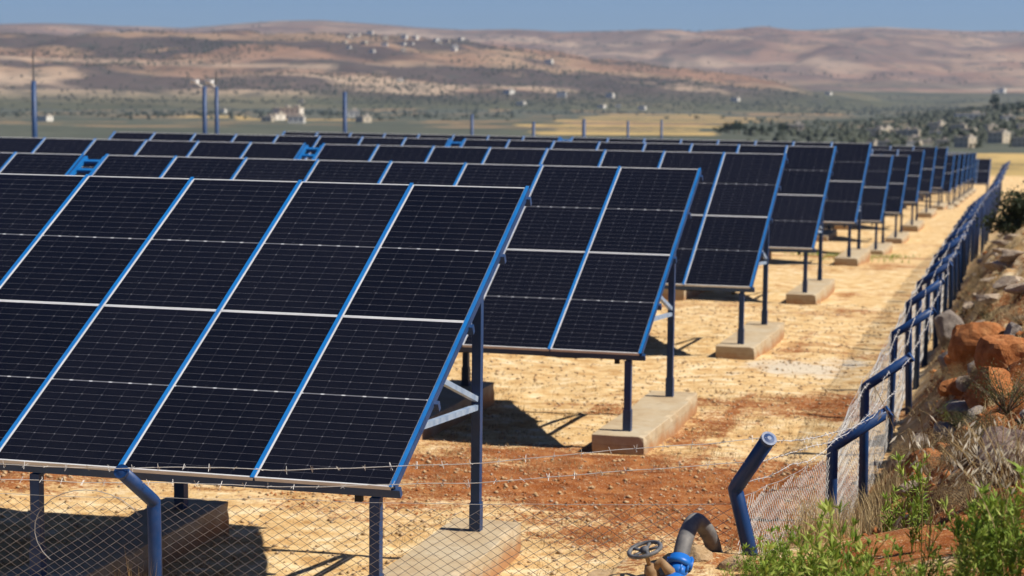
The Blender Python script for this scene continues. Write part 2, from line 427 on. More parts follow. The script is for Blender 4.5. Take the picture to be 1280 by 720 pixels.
def near_col(x, y, z):
    d = x-Xfence(y); n = fbm(x*.35, y*.35, 4, 51); n2 = fbm(x*.9, y*.9, 4, 52)
    r = .24+(n-.5)*1.7
    def blob(cx, cy, sx, sy): return np.exp(-((x-cx)/sx)**2-((y-cy)/sy)**2)
    r = r+.62*blob(-5.0, 21.0, 3.6, 2.3)*(.2+1.6*n)+.45*blob(-3.2, 23.5, 1.3, 2.6)+.18*blob(-3.3, 30.5, 1.2, 1.4)+.35*blob(-4.6, 18.7, .7, 1.1)
    r = r-.35*blob(-3.4, 27.5, 1.5, 2)-.3*blob(-4.2, 17.2, 2.2, 1.6)-.3*blob(-8, 17, 3.5, 3)
    for (rx, ry, rz) in ROWS[:4]:
        r = r+.60*blob(rx+.45, ry+1.6, .33, 1.9)+.35*blob(rx-1.2, ry-.6, 1.0, .5)
    r = r+.75*blob(-4.4, 22.0, 3.8, 1.3)*(.25+1.5*n2)
    r = r+.28*(fbm(x*.28+4, y*.28, 3, 57) > .56)*(y < 48)*(x > -6.5)*n2*1.6
    for off in (.85, 2.35): r = r+.30*np.exp(-((d+off+.08*np.sin(y*.7))/.09)**2)
    r = np.where(y > 40, r*.55, r)
    r = r+.8*np.exp(-((y-66.5)/.8)**2)*(x > -12)
    r = r+np.where(d > .1, .30*sstep(.1, .6, d)*np.interp(y, [14, 30, 60], [1.2, .7, .1]), 0)
    g = np.where(d < 0, .02+.35*np.exp(-((y-64)/2.5)**2)*n2*2, .12)
    g = np.where((y < 14.5) & (x > -3), .35, g)
    yf = sstep(186, 196, y)
    pz = .05+.75*blob(-4.2, 33.2, 1.6, 2.2)*n2*1.6+.4*np.exp(-((y-70)/2.4)**2)*(x > -9)
    return np.stack([r*(1-yf), g*(1-yf), pz*(1-yf)], -1)
rs_near = np.concatenate([np.geomspace(2.5, 11, 90, endpoint=False), np.geomspace(11, 60, 430, endpoint=False), np.geomspace(60, 240, 130)])
polar('ground', rs_near, M_ground, near_col, 'ground')

def valley_col(x, y, z):
    D, xs = depth_xs(x, y)
    n = fbm(x*.004, y*.004, 4, 61); n2 = fbm(x*.02, y*.02, 3, 62)
    green = np.stack([.066+.05*n2, .078+.045*n2, .062+.035*n2], -1)
    wheat = np.stack([.40+.06*n2, .29+.04*n2, .12+.02*n2], -1)
    soil = np.stack([.34+0*n, .22+0*n, .12+0*n], -1)
    c = green.copy()
    lat = x*math.cos(YAW)+y*math.sin(YAW)
    # wheat near the site, up to ~300 m
    k = (D < 340+20*(n-.5))
    c[k] = wheat[k]
    # strips of wheat, fallow and green on the flat beyond the site; fields follow the slope in long bands
    el = 92-2500*z/D+1.6*(n-.5)
    left = 700+90*(n2-.5)+(el-142)*-2.5
    for e0, e1, x0, x1, cc in ((141.5, 143.4, 745, 905, wheat), (145.2, 147.2, 735, 960, wheat), (149.2, 151.4, 690, 940, wheat), (152.6, 153.6, 700, 930, soil), (155.0, 158.0, 640, 905, wheat), (160.0, 162.0, 690, 880, wheat), (163.5, 168, 660, 890, wheat),
                               (137.2, 139.3, 965, 1110, wheat), (140.6, 141.6, 930, 1060, soil), (147.5, 149.5, 215, 310, wheat), (150.5, 152, 300, 440, wheat)):
        k = (el > e0) & (el < e1) & (xs > x0+50*(n2-.5)) & (xs < x1+50*(n2-.5)); c[k] = cc[k]*(.85+.3*n[k][:, None])
    # patchwork elsewhere
    p_ = (n2 > .62) & (D > 900); c[p_] = c[p_]*.5+soil[p_]*.5
    return c
polar('valley', np.geomspace(240, 2400, 330), M_valley, valley_col, 'valley')

def hill_col(x, y, z):
    D, xs = depth_xs(x, y); el = 92-2500*z/D     # photo row, used only to bound belts by height
    n = fbm(x*.0016, y*.0030, 5, 71); n2 = fbm(x*.006, y*.011, 4, 72); n3 = fbm(x*.0035+7, y*.006, 4, 73)
    tan = np.array([.33, .235, .155]); pale = np.array([.45, .36, .26]); red = np.array([.25, .150, .105]); shrub = np.array([.082, .072, .070]); green = np.array([.10, .115, .07])
    c = tan+(pale-tan)*np.clip((n-.45)*5, 0, 1)[..., None]
    c = c+(red-c)*np.clip((n3-.50)*6, 0, .65)[..., None]
    fs = np.clip((n2-.43)*8, 0, .92)
    A = (D < 3900)
    fs = np.where(A, fs, fs*.75)
    c = c+(shrub-c)*fs[..., None]
    hA = np.clip((z+46)/80, 0, 1)
    top = A*sstep(60, 95, z+30*(n2-.5)); c = c+(shrub*1.25-c)*(top*.6)[..., None]
    foot = A*(1-sstep(-34, -14, z+24*(n-.5))); c = c+(green-c)*(foot*.85)[..., None]
    B = (D > 4200)
    footB = B*(1-sstep(-30, 0, z+30*(n-.5))); c = c+(green-c)*(footB*.8)[..., None]
    pk = np.array([.30, .215, .175]); c = np.where(B[..., None], c*.72+pk*.28, c)
    # a pale track climbing the left hill
    tr = np.exp(-((z-(18-.032*(xs-0)*.9+10*(n2-.5)))/3.0)**2)*A*(xs < 420); c = c+(pale*1.1-c)*(tr*.7)[..., None]
    return np.clip(c*np.array([.84, .79, .78]), .02, .7)
polar('hills', np.concatenate([np.geomspace(2400, 4400, 300, endpoint=False), np.geomspace(4400, 9500, 130)]), M_hill, hill_col, 'hills')

# ------------------------------------------------------------------ solar tables
ct, st = math.cos(T), math.sin(T)
def pt(u, s, n=0.0):     # u metres left of right end, s metres up the slope, n metres off the glass plane
    return Vector((-u, s*ct-n*st, H0+s*st+n*ct))
NRM = Vector((0, -st, ct)); SLP = Vector((0, ct, st))
def slope_bar(mb, u, s0, s1, n0, n1, wd):
    """bar running up the slope"""
    a = pt(u, s0, (n0+n1)/2); b = pt(u, s1, (n0+n1)/2); return mb.bar(a, b, wd, n1-n0, NRM)
def row_bar(mb, u0, u1, s, n0, n1, wd):
    a = pt(u0, s, (n0+n1)/2); b = pt(u1, s, (n0+n1)/2); return mb.bar(a, b, wd, n1-n0, NRM)

PW, PL, LIP = 1.152, 2.282, .0145
def panel_meshes():
    # origin: panel's lower right corner; local frame along -X and the slope
    def q(a, s, n): return Vector((-a, s*ct-n*st, s*st+n*ct))
    me = bpy.data.meshes.new('solar_panel')
    vs = [q(LIP*.8, LIP*.8, -.004), q(PW-LIP*.8, LIP*.8, -.004), q(PW-LIP*.8, PL-LIP*.8, -.004), q(LIP*.8, PL-LIP*.8, -.004)]
    vb = [p-NRM*.006 for p in vs]
    me.from_pydata([tuple(p) for p in vs+vb], [], [(0, 3, 2, 1), (4, 5, 6, 7), (0, 1, 5, 4), (1, 2, 6, 5), (2, 3, 7, 6), (3, 0, 4, 7)])
    uv = me.uv_layers.new(name='UVMap')
    uvv = [(1, 0), (0, 0), (0, 1), (1, 1)]*2
    for lp in me.loops: uv.data[lp.index].uv = uvv[lp.vertex_index]
    me.materials.append(M_cell)
    fb = MB()
    def fbar(a0, s0, a1, s1):
        c = (q(a0, s0, 0)+q(a1, s1, 0))/2-NRM*.0175
        Mx = Matrix((Vector((1, 0, 0)), SLP, NRM)).transposed()
        fb.box(c, (abs(a1-a0), abs(s1-s0), .035), Mx)
    fbar(0, 0, LIP, PL); fbar(PW-LIP, 0, PW, PL); fbar(LIP, 0, PW-LIP, LIP); fbar(LIP, PL-LIP, PW-LIP, PL)
    return me, fb.mesh('frame', M_alu)
ME_PANEL, ME_FRAME = panel_meshes()

def footing_mesh(seed):
    bm_ = bmesh.new(); bmesh.ops.create_cube(bm_, size=1); bmesh.ops.scale(bm_, vec=(.68, 3.68, .47), verts=bm_.verts)
    bmesh.ops.bevel(bm_, geom=bm_.edges[:], offset=.007, segments=1, affect='EDGES', profile=.5)
    for ax, n_ in (((1, 0, 0), 9), ((0, 1, 0), 44), ((0, 0, 1), 6)):
        ext = (.68, 3.68, .47)[ax.index(1)]
        for k in range(1, n_):
            co = Vector(ax)*(-ext/2+ext*k/n_); bmesh.ops.bisect_plane(bm_, geom=bm_.verts[:]+bm_.edges[:]+bm_.faces[:], plane_co=co, plane_no=ax)
    o_ = Vector((seed*5.3, seed*2.1, 0))
    for v in bm_.verts:
        p = v.co; edge = (abs(p.x) > .30)+(abs(p.y) > 1.8)+(p.z > .20)
        k = mnoise.noise(p*3+o_)*.006+mnoise.noise(p*11+o_)*.005
        chip = max(0, mnoise.noise(p*4.2+o_*1.7)-.24)*.09 if edge >= 2 else 0
        d = Vector((p.x*1.2, p.y*.12, p.z*1.6)).normalized(); v.co = p+d*(k-chip)
        v.co.x += .018*math.sin(p.y*1.3+seed); 
    bmesh.ops.translate(bm_, vec=(0, 0, .015), verts=bm_.verts)
    me = bpy.data.meshes.new('concrete_footing'); bm_.to_mesh(me); bm_.free(); me.materials.append(M_conc); return me
ME_FOOT = [footing_mesh(k+1) for k in range(4)]
def make_table(name):
    root = empty(name, (0, 0, 0), 'solar table', 'solar table', 'solar tables standing in rows')
    for c in range(NC):
        for k in range(2):
            u0 = .013+c*P; s0 = .003+k*(PL+.004)
            o = link('solar_panel', ME_PANEL, root, pt(u0, s0)-Vector((0, 0, 0)))
            link('frame', ME_FRAME, o)
    for c in range(NC+1):         # blue strips covering the seams and both ends
        if c == 0: u, wd = .002, .032
        elif c == NC: u, wd = NC*P+.006, .046
        else: u, wd = c*P+.010, .034
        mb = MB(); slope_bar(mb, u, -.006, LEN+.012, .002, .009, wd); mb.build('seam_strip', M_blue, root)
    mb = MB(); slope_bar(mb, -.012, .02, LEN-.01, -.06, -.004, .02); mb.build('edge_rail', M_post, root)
    lm = MB()
    for uu in (NC*P+.05, NC*P+GAP-.05): slope_bar(lm, uu, .05, LEN-.02, -.075, -.02, .05)
    for k in range(17): row_bar(lm, NC*P+.074, NC*P+GAP-.074, .12+.27*k, -.07, -.03, .06)
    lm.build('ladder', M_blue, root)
    for s in (.03, 1.16, 2.28, 3.42, 4.44):      # purlins with open channel ends sticking out at the right
        mb = MB(); row_bar(mb, -.058, NC*P+GAP-.07, s, -.115, -.037, .05)
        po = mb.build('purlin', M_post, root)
        m2 = MB(); row_bar(m2, -.058, NC*P+.05, s, -.115, -.037, .05); SHORT[po.data.name] = m2.mesh('purlin', M_post)
    for i in range(4):
        u = .17+i*3.0
        mb = MB(); slope_bar(mb, u, .05, LEN-.12, -.215, -.117, .06); mb.build('rafter', M_blue, root)
        for yy, nm in ((.12, 'front_post'), (2.95, 'rear_post')):
            ztop = H0+yy*st/ct-(.20 if nm == 'rear_post' else .16)/ct
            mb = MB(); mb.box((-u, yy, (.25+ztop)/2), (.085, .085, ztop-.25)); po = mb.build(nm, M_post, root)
            mb = MB(); mb.box((-u, yy, .25+.14), (.104, .104, .29)); mb.box((-u, yy, .256), (.17, .17, .012)); mb.build('sleeve', M_post, po)
        zb = .25+1.22
        for y1 in (.62, 1.62):
            z1 = H0+y1*st/ct-.20/ct
            if y1 < 1: z1 = min(z1, zb)+.0
            mb = MB(); mb.bar((-u, 2.95-.05, zb-.03 if y1 < 1 else zb+.05), (-u, y1 if y1 > 1 else .95, (H0+.95*st/ct-.2/ct) if y1 < 1 else z1), .05, .05)
            mb.build('brace', M_brace, root)
        fo = link('concrete_footing', ME_FOOT[i], root); fo.location = (-u-.02, 1.58, .015)
    add_cables(root); index_kids(root)
    return root

def add_cables(root):
    mb = MB(); pts = []
    for j in range(49):
        u = .3+j*.19; pts.append(pt(u, .16, -.16)+Vector((0, 0, -.05*abs(math.sin(j*.42))-.01)))
    mb.tube(pts, .009, 5, False); mb.build('cable', M_cable, root)
    mb = MB(); mb.box(pt(.32, .07, -.16)+Vector((0, 0, -.01)), (.06, .05, .09)); mb.build('clip', M_cable, root)
    for s_, u_ in ((1.9, .55), (4.1, .55)):
        b_ = MB(); b_.box(pt(u_+.02, s_, -.06), (.12, .05, .09)); b_.build('junction_box', M_cable, root)
ORD = ['front', 'second', 'third', 'fourth', 'fifth', 'sixth', 'seventh', 'eighth', 'ninth', 'tenth', 'eleventh', 'twelfth', 'thirteenth', 'fourteenth', 'fifteenth', 'sixteenth', 'last']
proto = make_table('solar_table'); first = True
for i, (x, y, z) in enumerate(ROWS):
    for k in range(2 if i < 5 else 1):
        o = proto if first else copy_tree(proto, None, () if k == 0 else ('ladder',)); first = False
        uo = k*(NC*P+GAP)
        o.location = (x-uo, y, z-H0+.0054*uo); o.rotation_euler = (0, .0054, 0)
        side = 'right-hand' if k == 0 else 'left-hand'
        if i == 0: lb = ('big foreground solar table of the front row, its right edge nearest the camera' if k == 0 else 'solar table of the front row running out of the picture at left')
        elif i < 5:
            lb = f'{side} solar table of the {ORD[i]} row, ' + ('ending at the gravel strip by the fence' if k == 0 else 'left of the narrow open gap with blue rungs')
        elif i < 16: lb = f'small solar table end in the {ORD[i]} row counted from the camera'
        else: lb = 'farthest small solar table at the end of the line by the wheat field'
        tag(o, lb, 'solar table', 'solar tables standing in rows')

# ------------------------------------------------------------------ fences
def wobble(p, a, k): return Vector((p[0]+a*(mnoise.noise(Vector((p[0]*k, p[1]*k, p[2]*k)))), p[1]+a*(mnoise.noise(Vector((p[0]*k+9, p[1]*k, p[2]*k)))), p[2]))
def chain_link(length, h0, h1, cw=.105, ch=.066, r=.0021, seed=0, bow=.05, top_sag=.03, tk=0.0):
    """chain-link bay in local X (0..length), Z from 0 to h0 (start) .. h1 (end); wires weave through each other"""
    mb = MB(); sl = ch/cw
    def hh(x): return h0+(h1-h0)*x/length-top_sag*math.sin(math.pi*x/length)
    n = int(length/cw)+int(max(h0, h1)/ch)+2
    def warp(x, z):
        b = bow*math.sin(math.pi*x/length)*math.sin(math.pi*min(z/max(h0, h1), 1))+.03*mnoise.noise(Vector((x*1.1, z*1.3, seed)))
        return Vector((x+.018*mnoise.noise(Vector((x*1.7, z*2.1, seed+5))), b, z+.016*mnoise.noise(Vector((x*1.5, z*1.9, seed+9)))))
    for dirn in (1, -1):
        for i in range(-n, n+1):
            x0 = i*cw; pts = []
            kk = 0
            while True:
                z = kk*ch; x = x0+dirn*z/sl; kk += 1
                if z > max(h0, h1)+.01: break
                if x < -.001 or x > length+.001:
                    if pts: break
                    continue
                if z > hh(x): break
                p = warp(x, z); p.y += (.003 if (kk % 2) else -.003)*dirn; pts.append(p)
            if len(pts) > 1: mb.tube(pts, r, 3, False)
    # selvage wires
    for zz in (0, .5, 1):
        pts = [warp(length*j/14, zz*(hh(length*j/14)-.01)) for j in range(15)]
        mb.tube(pts, r*1.05, 3, False)
    return mb

def bent_post(base, bend, tip, r):
    mb = MB(); base, bend, tip = Vector(base), Vector(bend), Vector(tip); up = (bend-base).normalized()
    d = (tip-bend).normalized()
    # mitred elbow: a short overlap so that the two tubes meet in a sharp weld
    mb.tube([base, bend-up*.035, bend, bend+d*.035, bend+d*.08, tip], r, 18, True)
    return mb
def cap_mesh(tip, d, r):
    tip = Vector(tip); d = Vector(d).normalized(); mb = MB()
    mb.tube([tip-d*.02, tip+d*.006], r*1.06, 18, True)
    mb.tube([tip+d*.006, tip+d*.012], [r*.75, r*.28], 18, True)
    return mb
def barbed(pts, r=.0022, barb=.028, step=.13):
    pts = [Vector(p) for p in pts]; mb = MB(); fine = []
    for a, b in zip(pts[:-1], pts[1:]):
        L = (b-a).length; n = max(2, int(L/.08))
        for j in range(n): fine.append(a.lerp(b, j/n))
    fine.append(pts[-1])
    fine = [p+Vector((0, 0, .008*mnoise.noise(p*3.3))) for p in fine]
    mb.tube(fine, r, 4, False)
    acc = 0
    for a, b in zip(fine[:-1], fine[1:]):
        acc += (b-a).length
        if acc > step and barb:
            acc = 0; d = (b-a).normalized()
            for k in range(2):
                v = Vector((random.gauss(0, 1), random.gauss(0, 1), random.gauss(0, 1))); v = (v-d*v.dot(d)*.8).normalized()*barb
                mb.tube([a-v+d*.008*k, a+v+d*.008*k], r*.8, 3, False)
    return mb
def sag(a, b, s, n=8, wav=0):
    a, b = Vector(a), Vector(b)
    return [a.lerp(b, j/n)+Vector((wav*mnoise.noise(Vector((a.x+j*1.3, a.y, s*9))), 0, -s*4*(j/n)*(1-j/n)+wav*mnoise.noise(Vector((a.x, a.y+j*1.7, s*5))))) for j in range(n+1)]

# front fence, parallel to the rows
ff = empty('chain_link_fence', (-4.1, 13, -4.4), 'near chain-link fence with bent blue posts crossing the foreground in front of the panels', 'fence', 'chain-link fences round the site')
def localise(o, root):
    o.matrix_parent_inverse = Matrix.Translation(-root.location); return o
def fpart(mb, name, m, root, smooth=False): return localise(mb.build(name, m, root, smooth), root)
FP = [((-10.45, 13, -5.0), (-10.45, 13, -3.15), (-10.45, 12.53, -2.80)),
      ((-6.235, 13, -5.0), (-6.255, 13, -3.09), (-6.275, 12.53, -2.78)),
      ((-1.78, 13.0, -3.75), (-2.035, 13.0, -2.735), (-1.77, 12.66, -2.325))]
for bse, bnd, tp in FP:
    po = fpart(bent_post(bse, bnd, tp, .05), 'fence_post', M_fpost, ff, True)
    d = Vector(tp)-Vector(bnd)
    c = cap_mesh(tp, d, .05).build('post_cap', M_fpost, po); c.matrix_parent_inverse = Matrix.Identity(4)
def bay(root, a, b, za, zb, ta, tb, **kw):
    """mesh bay between ground points a and b"""
    L = math.hypot(b[0]-a[0], b[1]-a[1]); ang = math.atan2(b[1]-a[1], b[0]-a[0])
    o = chain_link(L, ta-za, tb-za, **kw).build('wire_mesh', M_galv, root)
    o.matrix_parent_inverse = Matrix.Translation(-root.location)
    o.location = (a[0], a[1], za); o.rotation_euler = (0, 0, ang); return o
bay(ff, (-10.45, 13.02), (-6.255, 13.02), -4.6, -4.6, -3.16, -3.06, seed=1, r=.0020)
bay(ff, (-6.255, 13.02), (-2.0, 13.02), -4.6, -4.6, -3.05, -2.84, seed=2, top_sag=.02, r=.0020)
for t_, sg in ((.93, .05), (.45, .05)):
    def ap(k): return Vector(FP[k][1]).lerp(Vector(FP[k][2]), t_)+Vector((0, -.04, .05))
    fpart(barbed(sag(ap(0), ap(1), sg, 10, .02)+sag(ap(1), ap(2), sg*1.6, 12, .02)[1:], .0025), 'barbed_wire', M_barb, ff)
# the loose loop of wire hanging on the mesh
lp = [Vector((-6.75+.30*math.cos(a)*1.5, 12.97, -3.35+.32*math.sin(a))) for a in np.linspace(.5, 3.9, 16)]
fpart(MB().tube(lp, .003, 4, False), 'loose_wire', M_galv, ff)

# side fence, running back along the ends of the rows
sf = empty('chain_link_fence', (-2.0, 15, -4.4), 'long chain-link fence with bent blue posts running back along the rocky bank', 'fence', 'chain-link fences round the site')
YS = [17.1, 20.55, 25.2, 28.2, 31.0, 34.0]
while YS[-1] < 126: YS.append(YS[-1]+2.5+random.uniform(-.15, .15))
tops = []
post_proto = None; cap_proto = None
for i, y in enumerate(YS):
    x = float(Xfence(y)); zg = float(np.interp(y, GY, GZ))
    zt = float(np.interp(y, [17, 31, 45, 60, 80, 100, 126], [-3.22, -3.20, -3.40, -3.75, -4.6, -5.1, -5.6]))+random.uniform(-.04, .04)
    lean = random.uniform(-.03, .03)
    if post_proto is None:
        pm = bent_post((0, 0, -2.1), (0, 0, 0), (.47, 0, .335), .049).mesh('fence_post', M_fpost, True)
        cm = cap_mesh((.47, 0, .335), (.47, 0, .335), .049).mesh('post_cap', M_fpost)
    po = link('fence_post', pm, sf); po.matrix_parent_inverse = Matrix.Translation(-sf.location)
    post_proto = po
    po.location = (x, y, zt); po.rotation_euler = (lean, random.uniform(-.03, .03), random.uniform(-.12, .12))
    link('post_cap', cm, po)
    tops.append(Vector((x, y, zt)))
bm = chain_link(3.05, 1.47, 1.47, seed=3, bow=.05, top_sag=0.07, r=.0026).mesh('wire_mesh', M_galv)
prev = Vector((-2.02, 13.05, -2.80))
for i, tp in enumerate(tops):
    if i < 1: prev = tp; 
    if i == 0:
        a, b = (-2.02, 13.05), (tp.x, tp.y)
        bay(sf, a, b, -4.45, -4.45, -2.80, tp.z-.03, seed=4, bow=.04, r=.0021)
    else:
        o = link('wire_mesh', bm, sf); o.matrix_parent_inverse = Matrix.Translation(-sf.location)
        d = tp-prev; L = math.hypot(d.x, d.y)
        o.location = (prev.x-.04, prev.y, prev.z-1.42); o.rotation_euler = (0, -math.atan2(d.z, L), math.atan2(d.y, d.x)); o.scale = (L/3.05, 1, 1)
    prev = tp
for t_, sg in ((.95, .07), (.5, .06), (.08, .04)):
    pts = [Vector(FP[2][1]).lerp(Vector(FP[2][2]), t_)]
    for tp in tops:
        b = tp+Vector((.47*t_, 0, .335*t_+.05)); pts += sag(pts[-1], b, sg+random.uniform(-.02, .05), 6, .06)[1:]
    fpart(barbed(pts, .0028, .02, .16), 'barbed_wire', M_barb, sf)

# ------------------------------------------------------------------ masts beyond the rows
def ray_at(px, py, Y):
    d = Fv+Rv*((px-640)/FPX)-Uv*((py-360)/FPX); return d*(Y/d.y)
def mast(px, ytop, yrod, Y, wd, label, head=None, name='steel_mast'):
    tp = ray_at(px, ytop, Y); g = hz(tp.x, tp.y)
    r = empty(name, (tp.x, tp.y, g), label, 'mast', 'blue masts beyond the panels'); h = tp.z-g
    MB().tube([(0, 0, -.3), (0, 0, h*.5), (0, 0, h)], [wd*.85, wd*.8, wd*.68], 12).build('pole', M_post, r, True)
    MB().box((0, 0, .02), (wd*4, wd*4, .05)).build('base_plate', M_post, r)
    if yrod: MB().tube([(0, 0, h), (0, 0, h+(ytop-yrod)/FPX*Y*1.02)], [.045, .025], 6).build('lightning_rod', M_iron, r)
    if head:
        mb = MB(); mb.bar((0, 0, h-.05), (head*.5, -.2, h+.12), .07, .05); a = mb.build('bracket', M_alu, r)
        mb = MB(); mb.box((head*.62, -.3, h+.2), (.30, .26, .17)); mb.box((head*.62, -.46, h+.2), (.22, .06, .12)); mb.build('lamp_head', M_alu, a)
    return r
mast(42, 101, 58, 76, .15, 'tall blue mast with a long thin rod, standing alone at far left')
mast(255.5, 108, None, 78, .13, 'blue mast carrying a white lamp head, left of a close pair', -.5)
mast(270.5, 108, 88, 80, .12, 'blue mast with short rod and lamp, right of a close pair', -.3)
mast(431, 115, None, 84, .13, 'plain blue mast standing alone left of the picture centre')
for px, yt, Y, wd, lb in ((590, 143, 92, .11, 'short blue post behind the panels, leftmost of the small ones near centre'), (667, 152, 90, .11, 'short blue post beside the open gap of the fifth row'),
                          (730, 149, 96, .13, 'stout short blue post right of centre against the green valley'), (785, 151, 100, .09, 'thin blue post before the yellow fields, left one of two'),
                          (827, 150, 104, .09, 'thin blue post before the yellow fields, right one of two')):
    mast(px, yt, None, Y, wd, lb, name='steel_post')

# ------------------------------------------------------------------ valve and pipe
def at(px, py, Y): return ray_at(px, py, Y)
pr_ = empty('water_pipe', at(850, 715, 12.45), 'dusty grey plastic pipe arching over to the ground beside the valve', 'pipe')
def lpart(mb, name, m, root, smooth=True): return localise(mb.build(name, m, root, smooth), root)
c0 = at(846, 735, 12.35); c1 = at(849, 706, 12.45); c2 = at(857, 672, 12.6); top = at(869, 651, 12.75); c3 = at(884, 665, 12.9); c4 = at(893, 690, 13.05); c5 = at(899, 730, 13.15)
def spline(ps, n=8):
    out = []; ps = [Vector(p) for p in ps]; q = [ps[0]*2-ps[1]]+ps+[ps[-1]*2-ps[-2]]
    for i in range(1, len(q)-2):
        for j in range(n):
            t = j/n; a, b, c, d = q[i-1:i+3]
            out.append(.5*((2*b)+(c-a)*t+(2*a-5*b+4*c-d)*t*t+(3*b-a-3*c+d)*t**3))
    out.append(ps[-1]); return out
sp_ = spline([c1, c2, top, c3, c4, c5])
lpart(MB().tube(sp_, .054, 20), 'hose', M_pipe, pr_)
dd = (c2-c1).normalized()
ck = MB(); ck.tube([c1-dd*.02, c1+dd*.015, c1+dd*.02, c1+dd*.05], [.083, .083, .074, .072], 24); ck.tube([c1-dd*.10, c1-dd*.021], [.066, .066], 24)
for k in range(10):
    a = 2*math.pi*k/10; e = Vector((math.cos(a), math.sin(a), 0)); ck.tube([c1+e*.078-dd*.03, c1+e*.078+dd*.05], .011, 6)
lpart(ck, 'coupling', M_coup, pr_)
lpart(MB().tube([c1-dd*.30, c1-dd*.14, c1-dd*.13, c1-dd*.10], [.088, .088, .08, .07], 24), 'collar', M_coup, pr_)

gv = empty('gate_valve', at(812, 730, 12.4), 'weathered gate valve with a grey spoked handwheel by the pipe', 'valve')
hw = at(806, 687, 12.3); ax = Vector((-.22, -.22, .92)).normalized()
wm = MB(); wm.ring(hw, ax, .105, .014)
a_ = ax.cross(Vector((0, 0, 1))).normalized(); b_ = ax.cross(a_)
for k in range(5):
    t = 2*math.pi*k/5+.3; e = a_*math.cos(t)+b_*math.sin(t); wm.bar(hw+e*.02-ax*.006, hw+e*.10, .02, .012, ax)
wm.tube([hw-ax*.03, hw+ax*.015], .028, 14)
lpart(wm, 'handwheel', M_iron, gv)
lpart(MB().tube([hw-ax*.12, hw-ax*.02], .014, 10), 'stem', M_rust, gv, True)
vb = MB(); vb.tube([hw-ax*.36, hw-ax*.28, hw-ax*.19, hw-ax*.15, hw-ax*.11], [.085, .08, .05, .045, .03], 16)
lpart(vb, 'bonnet', M_rust, gv)
bb = MB(); cc = hw-ax*.38; dirp = (c1-dd*.3-cc); dirp.normalize()
bb.tube([cc-dirp*.16, cc-dirp*.13, cc-dirp*.129, cc+dirp*.12, cc+dirp*.121, cc+dirp*.15], [.11, .11, .075, .075, .11, .11], 20)
lpart(bb, 'valve_body', M_rust, gv)
ob = MB(); p0 = hw-ax*.16; ob.tube([p0, at(826, 702, 12.35), at(838, 716, 12.35), at(845, 726, 12.35)], [.03, .034, .038, .04], 12)
lpart(ob, 'elbow', M_rust, gv)

# ------------------------------------------------------------------ rocks
import bmesh
def rock_mesh(name, m, seed, rough=.20, sub=4, flat=1.0, cuts=15):
    bm_ = bmesh.new(); bmesh.ops.create_icosphere(bm_, subdivisions=sub, radius=1)
    rnd = random.Random(seed)
    planes = [(Vector((rnd.gauss(0, 1), rnd.gauss(0, 1), rnd.gauss(0, 1))).normalized(), rnd.uniform(.5, .82)) for _ in range(cuts)]
    for v in bm_.verts:
        p = v.co.copy()
        for n_, dd_ in planes:
            e = p.dot(n_)-dd_
            if e > 0: p -= n_*e*.9
        o_ = Vector((seed*3.1, seed*1.7, 0))
        p += p.normalized()*rough*(mnoise.noise(p*1.6+o_)*.5+mnoise.noise(p*4+o_)*.22+mnoise.noise(p*10+o_)*.09)
        v.co = Vector((p.x, p.y, p.z*flat))
    me = bpy.data.meshes.new(name); bm_.to_mesh(me); bm_.free(); me.materials.append(m)
    return me
def put_px(px, py, Y):
    """a world spot: first point of the view ray at or beyond Y that lies on the terrain"""
    for yy in np.arange(Y-3, Y+14, .05):
        p = ray_at(px, py, yy)
        if p.z <= hz(p.x, p.y): return p
    return ray_at(px, py, Y)
def rock(x, y, size, m, seed, label, group=None, rot=0, dz=0, flat=.8, name='rock', sub=4):
    me = rock_mesh('rock', m, seed, flat=flat, sub=sub); o = link(name, me)
    o.scale = size; o.rotation_euler = (random.uniform(-.2, .2), random.uniform(-.2, .2), rot)
    o.location = (x, y, hz(x, y)+dz); return tag(o, label, 'rock', group)
RK = [(1232, 432, 24.0, (.46, .50, .62), M_rock_o, 'big orange earthy boulder on the bank beside the fence'),
      (1204, 455, 23.4, (.28, .36, .50), M_rock_o, 'orange boulder leaning left of the big orange one'),
      (1262, 448, 22.8, (.40, .40, .54), M_rock_o, 'orange crumbling boulder at right edge beside the big one'),
      (1240, 488, 21.6, (.30, .34, .36), M_rock_o, 'orange-brown boulder low on the bank below the big one'),
      (1193, 420, 25.0, (.20, .42, .58), M_rock_g, 'upright grey slab left of the orange boulders'),
      (1185, 452, 24.0, (.11, .26, .30), M_rock_g, 'small upright grey stone below the grey slab'),
      (1207, 480, 22.0, (.07, .12, .19), M_rock_p, 'small pale upright stone under the orange boulders'),
      (1268, 582, 15.6, (.26, .34, .46), M_rock_b, 'large brown-grey slanting rock at right edge above the green weeds'),
      (1268, 415, 24.6, (.22, .18, .13), M_rock_g, 'flat grey stone on top of the bank by right edge'),
      (1264, 352, 29.0, (.26, .3, .16), M_rock_p, 'pale limestone ledge high on the bank near right edge'),
      (1240, 372, 28.0, (.16, .3, .14), M_rock_p, 'pale flat limestone lower on the bank, left of the ledge'),
      (1212, 384, 27.4, (.14, .3, .16), M_rock_p, 'pale limestone lump at the foot of the bank by the posts'),
      (1262, 322, 33.0, (.30, .3, .16), M_rock_p, 'bright limestone shelf below the far bank top'),
      (1256, 302, 36.0, (.34, .5, .15), M_rock_p, 'long pale rock shelf along the far bank top')]
for i, (px, py, Y, sz, m, lb) in enumerate(RK):
    p = put_px(px, py+6, Y); rock(p.x, p.y, sz, m, 20+i, lb, rot=random.uniform(0, 3), dz=.05)
